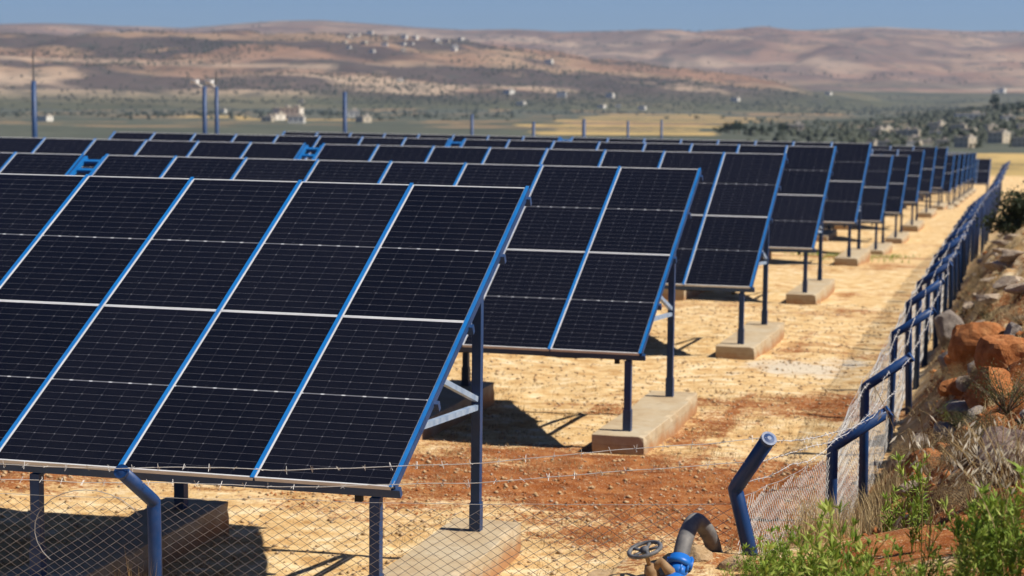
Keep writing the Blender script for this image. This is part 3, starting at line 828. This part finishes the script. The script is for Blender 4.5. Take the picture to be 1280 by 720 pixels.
# tan slabs at the foot of the corner post and pipe
p = at(765, 740, 12.7); rock(p.x, p.y, (.24, .16, .08), M_rock_t, 61, 'tan flat stone left of the gate valve', dz=-.04, flat=.8)
p = at(873, 712, 12.75); rock(p.x, p.y, (.15, .13, .13), M_rock_t, 62, 'tan stone between the pipe legs and the corner post')
p = at(922, 716, 12.6); rock(p.x, p.y, (.15, .14, .13), M_rock_t, 63, 'tan stone at the foot of the leaning corner post')
for i in range(18):
    y = random.uniform(24, 46); x = float(Xfence(y))+random.uniform(.7, 1.9); s = random.uniform(.10, .28)
    rock(x, y, (s*1.3, s*1.2, s*.55), M_rock_p, 300+i, 'pale weathered limestone block set in the upper bank', 'limestone blocks in the upper bank', random.uniform(0, 3), .02)
for i in range(22):
    y = random.uniform(17, 26); x = float(Xfence(y))+random.uniform(.5, 1.6); s = random.uniform(.10, .24)
    rock(x, y, (s, s*1.2, s*.9), M_rock_o if i % 3 else M_rock_g, 400+i, 'broken rust-brown rock lying on the near bank', 'broken rocks on the near bank', random.uniform(0, 3), .02)
for i in range(34):
    y = random.uniform(17, 60); x = float(Xfence(y))+random.uniform(.35, 1.9)
    s = random.uniform(.07, .20)
    rock(x, y, (s, s*random.uniform(.8, 1.4), s*.8), random.choice([M_rock_p, M_rock_p, M_rock_o, M_rock_g]), 100+i, 'loose stone lying on the dry bank beside the fence', 'loose stones on the bank', random.uniform(0, 3), .02, sub=3)

# loose gravel and clods on the site: nobody could count them
def scatter_stones(name, n, m, xr, yr, smin, smax, seed, cond=None):
    rs = np.random.RandomState(seed)
    x = rs.uniform(*xr, n*2); y = rs.uniform(yr[0]**.5, yr[1]**.5, n*2)**2
    ok = np.ones(n*2, bool) if cond is None else cond(x, y)
    x, y = x[ok][:n], y[ok][:n]; n = len(x); z = HT(x, y)
    s = smin*(smax/smin)**(rs.rand(n)**2.2)
    base = np.array([(1, 0, 0), (-1, 0, 0), (0, 1, 0), (0, -1, 0), (0, 0, 1), (0, 0, -1)], float)
    fc = np.array([(0, 2, 4), (2, 1, 4), (1, 3, 4), (3, 0, 4), (2, 0, 5), (1, 2, 5), (3, 1, 5), (0, 3, 5)])
    V = base[None]*(s[:, None, None]*rs.uniform(.55, 1.3, (n, 6, 1))); V[..., 2] *= .7
    a = rs.uniform(0, 6.28, n); ca, sa = np.cos(a)[:, None], np.sin(a)[:, None]
    X = V[..., 0]*ca-V[..., 1]*sa; Y = V[..., 0]*sa+V[..., 1]*ca
    W = np.stack([X+x[:, None], Y+y[:, None], V[..., 2]+z[:, None]+s[:, None]*.25], -1).reshape(-1, 3)
    Fc = (fc[None]+6*np.arange(n)[:, None, None]).reshape(-1, 3)
    o = link(name, np_mesh(name, W, Fc, m, False)); o['kind'] = 'stuff'; o['label'] = 'loose gravel and clods strewn over the site'; return o
inside = lambda x, y: (x < Xfence(y)-.05)
scatter_stones('gravel', 16000, M_rock_t, (-12, -1.5), (13.3, 45), .006, .042, 1, inside)
scatter_stones('pale_chippings', 9000, M_rock_p, (-12, -1.5), (13.3, 45), .005, .028, 2, inside)
scatter_stones('red_clods', 3500, M_rock_o, (-9, -1.5), (17, 27), .005, .028, 3, lambda x, y: inside(x, y) & (fbm(x*.9, y*.9, 4, 52) > .5) & (np.exp(-((x+4.6)/3.2)**2-((y-21.8)/2.6)**2) > np.random.RandomState(3).rand(len(x))))
scatter_stones('bank_rubble', 3000, M_rock_o, (-2.6, 2), (14, 45), .01, .07, 4, lambda x, y: x > Xfence(y)+.2)

# ------------------------------------------------------------------ plants
def grass_mesh(name, n, spread, hmin, hmax, m, seed, lean=.5, wd=.004):
    rs = random.Random(seed); mb = MB()
    for i in range(n):
        x, y = rs.gauss(0, spread), rs.gauss(0, spread); h = rs.uniform(hmin, hmax); a = rs.uniform(0, 6.28); l = rs.uniform(.1, lean)*h
        dx, dy = math.cos(a)*l, math.sin(a)*l; q = Vector((-math.sin(a), math.cos(a), 0))*wd
        p = [Vector((x, y, 0)), Vector((x+dx*.3, y+dy*.3, h*.55)), Vector((x+dx, y+dy, h))]
        mb.add([p[0]-q, p[0]+q, p[1]+q*.8, p[1]-q*.8, p[2]], [(0, 1, 2, 3), (3, 2, 4)])
    return mb.mesh(name, m)
def grass_field(name, spots, m, n, spread, hmin, hmax, seed, lean=.6, wd=.004, label='dry grass'):
    """one mesh of many blades at the given ground spots"""
    rs = np.random.RandomState(seed); k = len(spots); N = k*n
    sx = np.repeat(np.array([s[0] for s in spots]), n); sy = np.repeat(np.array([s[1] for s in spots]), n)
    x = sx+rs.normal(0, spread, N); y = sy+rs.normal(0, spread, N); z = HT(x, y)-.01
    h = rs.uniform(hmin, hmax, N); a = rs.uniform(0, 6.28, N); l = rs.uniform(.1, lean, N)*h
    dx, dy = np.cos(a)*l, np.sin(a)*l; qx, qy = -np.sin(a)*wd, np.cos(a)*wd
    o = np.zeros(N)
    V = np.stack([np.stack([x-qx, y-qy, z], -1), np.stack([x+qx, y+qy, z], -1), np.stack([x+dx*.3+qx*.8, y+dy*.3+qy*.8, z+h*.55], -1),
                  np.stack([x+dx*.3-qx*.8, y+dy*.3-qy*.8, z+h*.55], -1), np.stack([x+dx, y+dy, z+h], -1)], 1).reshape(-1, 3)
    b = 5*np.arange(N)[:, None]
    Fc = np.concatenate([b+np.array([[0, 1, 2]]), b+np.array([[0, 2, 3]]), b+np.array([[3, 2, 4]])])
    ob = link(name, np_mesh(name, V, Fc, m, False)); ob['kind'] = 'stuff'; ob['label'] = label; return ob
def rspots(n, xr, yr, cond, seed):
    rs = np.random.RandomState(seed); x = rs.uniform(*xr, n*6); y = rs.uniform(*yr, n*6); ok = cond(x, y); return list(zip(x[ok][:n], y[ok][:n]))
grass_field('dry_bank_grass', rspots(420, (-3, 1.6), (14, 60), lambda x, y: (x > Xfence(y)+.25) & (x < Xfence(y)+2.6) & (fbm(x*.8, y*.8, 3, 90) > .46), 5), M_dry, 46, .11, .03, .15, 6, 1.6, .0035, 'dry tan grass covering the rocky bank')
grass_field('site_stubble', rspots(900, (-9, -1.6), (13.5, 30), lambda x, y: (x < Xfence(y)-.05) & (fbm(x*.7, y*.7, 3, 92) > .5), 7), M_dry, 9, .07, .02, .09, 8, 1.2, .003, 'short dry stubble on the gravel')
grass_field('fence_foot_grass', rspots(120, (-2.9, -1.4), (13.2, 21), lambda x, y: (np.abs(x-Xfence(y)) < .35), 9), M_dry, 34, .09, .10, .42, 10, .6, .0035, 'dry pale grass along the foot of the fence')
grass_field('green_strip', rspots(16, (-9, -3), (61, 68), lambda x, y: (x < Xfence(y)-2) & (fbm(x*.3, y*.3, 2, 95) > .5), 11), M_weed, 30, .35, .05, .18, 12, .8, .012, 'low green growth between the rows')

def weed_mesh(seed, h=.55, stems=9, leaves=26, ll=.085, lw=.011, spread=.16):
    rs = random.Random(seed); st_ = MB(); lf = MB()
    for s in range(stems):
        a = rs.uniform(0, 6.28); x0, y0 = rs.gauss(0, spread*.5), rs.gauss(0, spread*.5); hh = h*rs.uniform(.55, 1.05); l = rs.uniform(.05, .45)*hh
        bend = rs.uniform(-.1, .1)
        def pos(t): return Vector((x0+math.cos(a+bend*t)*l*t*t+.01*math.sin(9*t+s), y0+math.sin(a+bend*t)*l*t*t, hh*t))
        st_.tube([pos(j/6) for j in range(7)], [.0042-.0004*j for j in range(7)], 5, False)
        for k in range(leaves):
            t = rs.uniform(.18, 1) if k < leaves-5 else rs.uniform(.93, 1.0); p = pos(t); b = rs.uniform(0, 6.28); up = rs.uniform(.35, 1.35); L = ll*rs.uniform(.5, 1.15)*(1.1-.4*t)
            d = Vector((math.cos(b)*math.cos(up), math.sin(b)*math.cos(up), math.sin(up))); q = d.cross(Vector((0, 0, 1)));
            if q.length < .01: continue
            q.normalize(); q = q.lerp(d.cross(q), rs.uniform(-.5, .5)).normalized()*lw*rs.uniform(.7, 1.2); dr = Vector((0, 0, -.25*L))
            n_ = d.cross(q).normalized()*lw*.35
            lf.add([p, p+d*L*.4+q+n_, p+d*L*.45, p+d*L*.4-q+n_, p+d*L+dr*.6], [(0, 2, 1), (0, 3, 2), (1, 2, 4), (2, 3, 4)])
    return st_.mesh('stem', M_weed), lf.mesh('foliage', M_weed)
WV = [weed_mesh(1, .58, 8, 20, .14, .0112, .26), weed_mesh(2, .48, 9, 18, .12, .010, .3), weed_mesh(3, .66, 7, 24, .15, .0115, .22), weed_mesh(4, .40, 10, 16, .10, .0095, .3)]
def plant(name, px, py, Y, var, sc, label, group, cat='weed', pool=None):
    p = ray_at(px, py, Y); z = hz(p.x, p.y)
    r = empty(name, (p.x, p.y, z-.02), label, cat, group, (0, 0, random.uniform(0, 6)))
    r.scale = (sc, sc, sc); a, b = (pool or WV)[var]
    link('stem', a, r); link('foliage', b, r); return r
lw1 = 'leafy bright green weed in the thicket at lower right'
for i in range(42):
    px = random.uniform(950, 1082) if i % 2 else random.uniform(1205, 1320); Y = random.uniform(10.6, 12.7)
    if px < 1000: Y = random.uniform(11.6, 12.5)
    tgt = np.interp(px, [930, 1000, 1050, 1100, 1150, 1200, 1280, 1320], [682, 636, 612, 630, 655, 618, 592, 584])+random.uniform(-8, 60)
    p = ray_at(px, 700, Y); zg = hz(p.x, p.y); D = p.dot(Fv); ztop = (92-tgt)/2500*D*1.0
    sc = max(.35, min(1.35, (ztop-zg)/.52))
    plant('weed', px, 700, Y, i % 4, sc, lw1, 'green weeds at lower right')
for px, Y, sc in ((1115, 11.6, .34), (1140, 11.5, .36), (1168, 11.5, .42), (1150, 12.6, .6)):
    plant('weed', px, 700, Y, int(px) % 4, sc, 'low green weed in the gap between the two thickets', 'green weeds between the thickets')
for px, Y, sc in ((1090, 11.1, .42), (1108, 10.9, .40), (1128, 11.0, .44), (1152, 10.9, .42), (1176, 11.0, .46), (1196, 11.1, .5), (1135, 10.7, .4), (1165, 10.6, .4)):
    plant('weed', px, 700, Y, int(px) % 4, sc, 'low green weed in the gap between the two thickets', 'green weeds between the thickets')
for px, Y, sc in ((945, 12.3, .4), (930, 12.1, .34), (962, 12.2, .5), (916, 12.0, .3)):
    plant('weed', px, 700, Y, int(px) % 4, sc, 'small green weed by the foot of the leaning corner post', 'small weeds at the corner post')
for px, Y, sc, lb in ((1118, 15.2, .75, 'small green weed standing alone right of the third fence post'), (1140, 14.2, .95, 'taller green weed left of the brown bare patch'), 
                      (165, 12.75, .5, 'thin green creeper climbing beside the left fence post')):
    plant('weed', px, 640, Y, 2, sc, lb, None)
for i, (px, py, qx, qy, Y) in enumerate([(1165, 715, 1290, 640, 11.6), (1070, 700, 1015, 640, 11.9), (1095, 712, 1180, 690, 11.5), (1215, 700, 1262, 628, 11.4), (1040, 690, 975, 705, 11.8)]):
    a_, b_ = ray_at(px, py, Y), ray_at(qx, qy, Y+.1); g = Vector((a_.x, a_.y, min(a_.z, hz(a_.x, a_.y)+.05)))
    o = MB().tube([g, g.lerp(b_, .35)+Vector((0, 0, .06)), b_], [.004, .0035, .002], 5).build('dry_straw', M_dry); o['kind'] = 'thing'
    tag(o, 'long dry bent stem lying across the green weeds', 'grass', 'dry stems across the weeds')
# bushes on the bank
def bush_mesh(seed, n=1500, m=None, ll=.05, lw=.006):
    rs = random.Random(seed); st_ = MB(); lf = MB()
    for s in range(26):
        a = rs.uniform(0, 6.28); el = rs.uniform(.2, 1.4); R_ = rs.uniform(.6, 1)
        e = Vector((math.cos(a)*math.cos(el), math.sin(a)*math.cos(el), math.sin(el)))*R_
        st_.tube([Vector((0, 0, 0)), e*.5+Vector((0, 0, .06)), e], [.012, .008, .004], 4, False)
        for k in range(n//26):
            t = rs.uniform(.35, 1.05); p = e*t+Vector((rs.gauss(0, .09), rs.gauss(0, .09), rs.gauss(0, .08)))
            d = Vector((rs.gauss(0, 1), rs.gauss(0, 1), rs.gauss(.5, 1))).normalized()*ll*rs.uniform(.5, 1.3); q = d.cross(Vector((rs.gauss(0, 1), rs.gauss(0, 1), rs.gauss(0, 1)))).normalized()*lw
            lf.add([p, p+d*.5+q, p+d, p+d*.5-q], [(0, 1, 2, 3)])
    return st_.mesh('stem', M_bark), lf.mesh('foliage', m)
BV = [bush_mesh(5, 2200, M_olive), bush_mesh(6, 6500, M_brush, .075, .0026), bush_mesh(7, 2400, M_weed, .05, .006), bush_mesh(8, 4200, M_tree, .09, .028)]
for px, py, Y, v, sc, lb in ((1258, 500, 18.5, 0, .52, 'grey-green bush under the orange boulders near right edge'), (1190, 508, 20.5, 2, .26, 'small round green bush at the foot of the orange boulders'),
                             (1150, 560, 18.2, 1, .42, 'dry tan bush beside the fence above the bare red soil'), (1205, 570, 17.0, 1, .48, 'wide dry straw-coloured bush in the middle of the bank'),
                             (1240, 545, 17.2, 0, .36, 'dark twiggy bush left of the slanting rock'), (1225, 330, 31, 1, .34, 'dry brown bush far up the bank by the posts'),
                             (1275, 385, 27, 1, .3, 'dry bush at right edge below the limestone ledge'), (1215, 620, 13.6, 1, .34, 'dry brown tuft behind the green thicket'),
                             (1268, 205, 52, 3, 1.15, 'dark green shrub on the bank top at the right edge against the wheat')):
    p = put_px(px, py+20, Y) if sc < 1 else ray_at(1281, 225, Y)
    r = empty('bush', (p.x, p.y, hz(p.x, p.y)), lb, 'bush', None, (0, 0, random.uniform(0, 6))); r.scale = (sc, sc, sc)
    link('stem', BV[v][0], r); link('foliage', BV[v][1], r)
for i in range(30):
    y = random.uniform(16.5, 44); x = float(Xfence(y))+random.uniform(.55, 1.9); v = 1 if i % 4 else 0
    r = empty('bush', (x, y, hz(x, y)), 'low dry scrub bush on the bank' if v else 'low grey-green scrub bush on the bank', 'bush', 'low dry scrub on the bank' if v else 'low grey-green scrub on the bank', (0, 0, i))
    r.scale = (random.uniform(.16, .32),)*3; link('stem', BV[v][0], r); link('foliage', BV[v][1], r)
# wild oats with drooping pale heads
def oat(seed, h=.75):
    rs = random.Random(seed); a = MB(); b = MB()
    for s in range(4):
        an = rs.uniform(0, 6.28); l = rs.uniform(.12, .4)*h; hh = h*rs.uniform(.8, 1.05); x0, y0 = rs.gauss(0, .03), rs.gauss(0, .03)
        def pos(t): return Vector((x0+math.cos(an)*l*t**2.2, y0+math.sin(an)*l*t**2.2, hh*t-.10*h*max(0, t-.75)))
        a.tube([pos(j/8) for j in range(9)], .0022, 4, False)
        for k in range(9):
            t = rs.uniform(.72, 1.02); p = pos(t); e = Vector((rs.gauss(0, .025), rs.gauss(0, .025), -rs.uniform(.005, .03))); q = Vector((rs.gauss(0, 1), rs.gauss(0, 1), 0)).normalized()*.005
            a.tube([p, p+e], .0009, 3, False); p2 = p+e; d = Vector((e.x*.8, e.y*.8, -.038)); w_ = q.cross(d).normalized()*.005
            b.add([p2, p2+d*.45+q, p2+d, p2+d*.45-q, p2+d*.45+w_, p2+d*.45-w_], [(0, 1, 2, 3), (0, 4, 2, 5)])
    return a.mesh('stem', M_dry), b.mesh('panicle', M_seed)
OV = [oat(1), oat(2), oat(3)]
for i, (px, Y, sc) in enumerate([(1150, 12.6, 1.15), (1158, 12.3, .95), (1235, 11.6, 1.05), (1255, 11.3, 1.0), (1272, 11.0, 1.1), (1285, 11.2, 1.1), (1245, 11.9, .9), (1262, 11.7, 1.05), (1025, 12.4, .6)]):
    p = ray_at(px, 700, Y); r = empty('wild_oat', (p.x, p.y, hz(p.x, p.y)), 'pale nodding wild oat grass rising above the green weeds', 'grass', 'wild oats above the weeds', (0, 0, random.uniform(0, 6)))
    r.scale = (sc*1.2,)*3; link('stem', OV[i % 3][0], r); link('panicle', OV[i % 3][1], r)
for i, (px, Y, sc) in enumerate([(150, 12.6, 1.0), (168, 12.7, 1.15), (182, 12.65, .9)]):
    p = ray_at(px, 720, Y); r = empty('dry_stalk', (p.x, p.y, ray_at(px, 790, Y).z), 'dry tan stalks standing at the left fence post', 'grass', 'dry stalks at the left post', (0, 0, i*2.1))
    r.scale = (sc*.75,)*3; me = grass_mesh('stalks', 9, .04, .5, .85, M_dry, 70+i, .25, .004); link('stalks', me, r)

# ------------------------------------------------------------------ far trees, groves, houses
def crown_mesh(seed, n=260, sx=1.0, sz=1.0, leaf=.16):
    rs = random.Random(seed); lf = MB(); cl = [(Vector((rs.gauss(0, .4)*sx, rs.gauss(0, .4)*sx, .95+rs.gauss(0, .42)*sz)), rs.uniform(.28, .5)) for _ in range(9)]
    for i in range(n):
        c, R_ = rs.choice(cl); d = Vector((rs.gauss(0, 1), rs.gauss(0, 1), rs.gauss(0, 1))).normalized(); p = c+d*R_*rs.uniform(.6, 1.05)
        a = Vector((rs.gauss(0, 1), rs.gauss(0, 1), rs.gauss(0, 1))).normalized()*leaf; b = a.cross(d).normalized()*leaf*.7
        lf.add([p-a, p+b, p+a, p-b], [(0, 1, 2, 3)])
    tk = MB(); tk.tube([(0, 0, -.1), (.03, 0, .4), (0, .04, .9)], [.09, .07, .03], 7)
    for k in range(4):
        a = k*1.6; tk.tube([(.02, 0, .45), (math.cos(a)*.3, math.sin(a)*.3, .9)], [.04, .015], 5)
    return tk.mesh('trunk', M_bark), lf.mesh('crown', M_tree)
TV = [crown_mesh(1), crown_mesh(2, 260, 1.3, .7), crown_mesh(3, 260, .6, 1.5), crown_mesh(4, 220, 1.1, .9)]
def tree(px, D_, hpx, v, label, group, tall=1):
    d = Fv+Rv*((px-640)/FPX); d.z = 0; p = d*(D_/math.hypot(d.x, d.y)); p.z = hz(p.x, p.y); s = hpx/FPX*D_/1.6
    r = empty('tree', p, label, 'tree', group, (0, 0, random.uniform(0, 6))); r.scale = (s*1.1, s*1.1, s*tall)
    link('trunk', TV[v][0], r); link('crown', TV[v][1], r); return r
for px, D_, h, v in ((897, 850, 9, 1), (908, 850, 14, 0), (920, 855, 15, 0), (934, 860, 10, 3), (948, 860, 10, 1), (958, 870, 9, 3), (975, 870, 12, 0), (990, 880, 8, 3)):
    tree(px, D_, h, v, 'dark tree in the short line beyond the yellow strips right of centre', 'dark trees beyond the yellow strips')
tree(1235, 1330, 15, 2, 'tall dark tree on the grove slope above the white hall', None, 1.0)
for px, D_, h, v in ((1262, 1150, 10, 1), (1275, 1160, 10, 1), (1248, 1160, 8, 3)): tree(px, D_, h, v, 'round dark tree by the tall tree on the grove slope', 'round trees on the grove slope')

def grove(name, m, pts, smin, smax, seed, label):
    """a far wood that reads as one mass: small faceted crowns"""
    rs = np.random.RandomState(seed); x = np.array([p[0] for p in pts]); y = np.array([p[1] for p in pts]); n = len(x); z = HT(x, y); s = rs.uniform(smin, smax, n)
    bs = []; 
    for el, k in ((.0, 6), (.75, 5)):
        for j in range(k): bs.append((math.cos(el)*math.cos(6.283*j/k+el), math.cos(el)*math.sin(6.283*j/k+el), .35+math.sin(el)))
    bs.append((0, 0, 1.3)); bs = np.array(bs); fc = []
    for j in range(6): fc.append((j, (j+1) % 6, 6+j % 5))
    for j in range(5): fc.append((6+j, (j+1) % 6, 6+(j+1) % 5)); fc.append((6+j, 6+(j+1) % 5, 11))
    fc = np.array(fc); V = bs[None]*(s[:, None, None]*rs.uniform(.6, 1.3, (n, 12, 1)))
    W = (V+np.stack([x, y, z-.1*s], -1)[:, None]).reshape(-1, 3); Fc = (fc[None]+12*np.arange(n)[:, None, None]).reshape(-1, 3)
    o = link(name, np_mesh(name, W, Fc, m, False)); o['kind'] = 'stuff'; o['label'] = label; return o
def polar_pts(n, xs0, xs1, D0, D1, dens, seed):
    rs = np.random.RandomState(seed); xs = rs.uniform(xs0, xs1, n); D = np.exp(rs.uniform(math.log(D0), math.log(D1), n)); lat = (xs-640)/2500*D
    x = lat*math.cos(YAW)-D*math.sin(YAW); y = lat*math.sin(YAW)+D*math.cos(YAW); k = dens(x, y, xs, D) > rs.rand(n); return list(zip(x[k], y[k]))
grove('olive_grove', M_grove, polar_pts(7000, 900, 1420, 560, 1480, lambda x, y, xs, D: np.clip((xs-900)/600, 0, .42)*np.where(fbm(x*.012, y*.012, 3, 80) > .36, 1, .25), 1), .8, 1.8, 2, 'olive grove covering the rise beyond the village')
grove('valley_orchards', M_grove, polar_pts(11000, -300, 1500, 1300, 2600, lambda x, y, xs, D: np.where(fbm(x*.004, y*.004, 3, 81) > .5, .8, .10)*np.where((xs > 640) & (xs < 1120) & (D < 2100), .04, 1)*np.interp(xs, [0, 600, 1100], [.35, .6, 1]), 3), 1.0, 2.3, 4, 'dark orchards spread over the valley floor')
grove('hillside_scrub', M_grove, polar_pts(32000, -300, 1500, 2450, 3700, lambda x, y, xs, D: np.clip((fbm(x*.003, y*.006, 4, 82)-.42)*7, .06, 1)*np.interp(xs, [0, 600, 1100], [1, .8, .3]), 5), .8, 2.1, 6, 'dark scrub dotted over the near hill')
grove('far_scrub', M_grove, polar_pts(5000, -300, 1600, 4300, 6600, lambda x, y, xs, D: np.clip((fbm(x*.002, y*.004, 4, 83)-.48)*6, .03, 1), 7), 1.6, 3.6, 8, 'sparse scrub on the far hills')

M_wall_w = simple('whitewash', (.62, .58, .50), (.74, .70, .62), .8, .9, .1)
M_wall_t = simple('limestone_wall', (.46, .38, .27), (.58, .50, .38), .8, .9, .1)
M_roof = simple('flat_roof', (.40, .35, .28), (.52, .47, .40), .6, .95, .1)
M_glass = simple('dark_window', (.03, .035, .045), (.05, .055, .065), 2, .2, .5)
def house_set(w_, d_, h_, m, storeys=1, parapet=.5):
    b = MB(); b.box((0, 0, h_/2-1), (w_, d_, h_+2))
    rf = MB(); rf.box((0, 0, h_+.06), (w_+.3, d_+.3, .25))
    for sx in (-1, 1): rf.box((sx*(w_/2+.02), 0, h_+.40), (.2, d_+.24, .45))
    for sy in (-1, 1): rf.box((0, sy*(d_/2+.02), h_+.402), (w_-.17, .2, .45))
    rf.box((w_*.22, d_*.18, h_+1.1), (w_*.26, d_*.3, 1.9))
    wn = []
    for s in range(storeys):
        z = h_/storeys*(s+.55)
        for k in range(max(2, int(w_/3))):
            xx = -w_/2+(k+.5)*w_/max(2, int(w_/3)); wn.append(MB().box((xx, -d_/2-.02, z), (1.0, .1, 1.2)).mesh('window', M_glass))
        wn.append(MB().box((w_/2+.02, 0, z), (.1, 1.0, 1.2)).mesh('window', M_glass))
    return b.mesh('wall', m), rf.mesh('roof', M_roof), wn
HV = [house_set(9, 8, 3.4, M_wall_w), house_set(11, 9, 6.6, M_wall_t, 2), house_set(8, 7, 3.3, M_wall_t), house_set(12, 9, 6.4, M_wall_w, 2)]
def house(px, D_, v, label, group, sc=1.0, rot=None, sx=1):
    d = Fv+Rv*((px-640)/FPX); d.z = 0; p = d*(D_/d.dot(Fv)); p.z = hz(p.x, p.y)
    r = empty('house', p, label, 'house', group, (0, 0, random.uniform(-.6, .6) if rot is None else rot)); r.scale = (sc*sx, sc, sc)
    link('wall', HV[v][0], r); link('roof', HV[v][1], r)
    for me in HV[v][2]: link('window', me, r)
for i in range(44):
    house(random.uniform(1085, 1300), random.uniform(480, 760), random.choice([0, 1, 2, 2, 0]), 'small flat-roofed house in the village below the olive grove', 'village houses below the grove', random.uniform(.28, .46))
for i in range(26):
    tree(random.uniform(1085, 1300), random.uniform(470, 800), random.uniform(5, 9), i % 4, 'dark rounded tree among the village houses at right', 'trees among the village houses')
house(1206, 1000, 0, 'long white hall among the olives at right', None, .8, .25, 2.0)
for px, D_, sc in ((990, 900, .9), (1090, 720, .7), (1165, 820, .7), (1125, 650, .6), (1253, 900, .6)): house(px, D_, random.choice([0, 2]), 'lone pale farmhouse among the olives on the right slope', 'farmhouses among the olives', sc)
def find_D(px, py, D0, D1):
    for D_ in np.linspace(D0, D1, 160):
        d = Fv+Rv*((px-640)/FPX); d.z = 0; p = d*(D_/d.dot(Fv))
        if 92-2500*hz(p.x, p.y)/D_ <= py: return D_
    return D1
for i in range(26):
    px = random.uniform(430, 575); house(px, find_D(px, random.uniform(44, 68), 2600, 3390), random.choice([0, 1, 3]), 'pale house in the village high on the near hill', 'hilltop village houses', random.uniform(.5, .85))
for px, py, v, sc in ((347, 152, 0, 1.0), (356, 150, 3, 1.1), (366, 151, 3, 1.2), (372, 156, 0, 1.0), (336, 154, 2, .8), (280, 143, 0, .8), (60, 155, 0, .8), (378, 131, 2, .8), (440, 148, 0, 1.3), (455, 154, 2, .9)):
    house(px, find_D(px, py, 1100, 2700), v, 'white farm building on the valley floor left of centre', 'white farm buildings in the valley', sc)
for px, py, sc in ((500, 105, .9), (635, 120, 1.2), (700, 125, 1.0), (760, 122, .8), (750, 136, .9), (770, 134, .8), (650, 132, 1.1), (800, 137, .7), (915, 126, 1.1), (1030, 118, 1.0), (1238, 113, 1.4), (1244, 113, 1.2), (684, 81, .9)):
    house(px, find_D(px, py, 1500, 5200), random.choice([0, 3]), 'lone pale house dotted on the hillside foot', 'scattered hillside houses', sc)

# ------------------------------------------------------------------ haze
hb_ = MB(); hb_.box((0, 4500, 90), (17000, 11500, 500)); hm = bpy.data.materials.new('haze'); hm.use_nodes = True
t = hm.node_tree; t.nodes.clear(); ou = t.nodes.new('ShaderNodeOutputMaterial'); pv = t.nodes.new('ShaderNodeVolumePrincipled')
pv.inputs['Color'].default_value = (.58, .74, 1, 1); pv.inputs['Density'].default_value = 6.0e-5; pv.inputs['Anisotropy'].default_value = .2
t.links.new(pv.outputs[0], ou.inputs['Volume'])
ho = hb_.build('haze', hm); ho['kind'] = 'stuff'; ho['label'] = 'thin blue haze in the air'
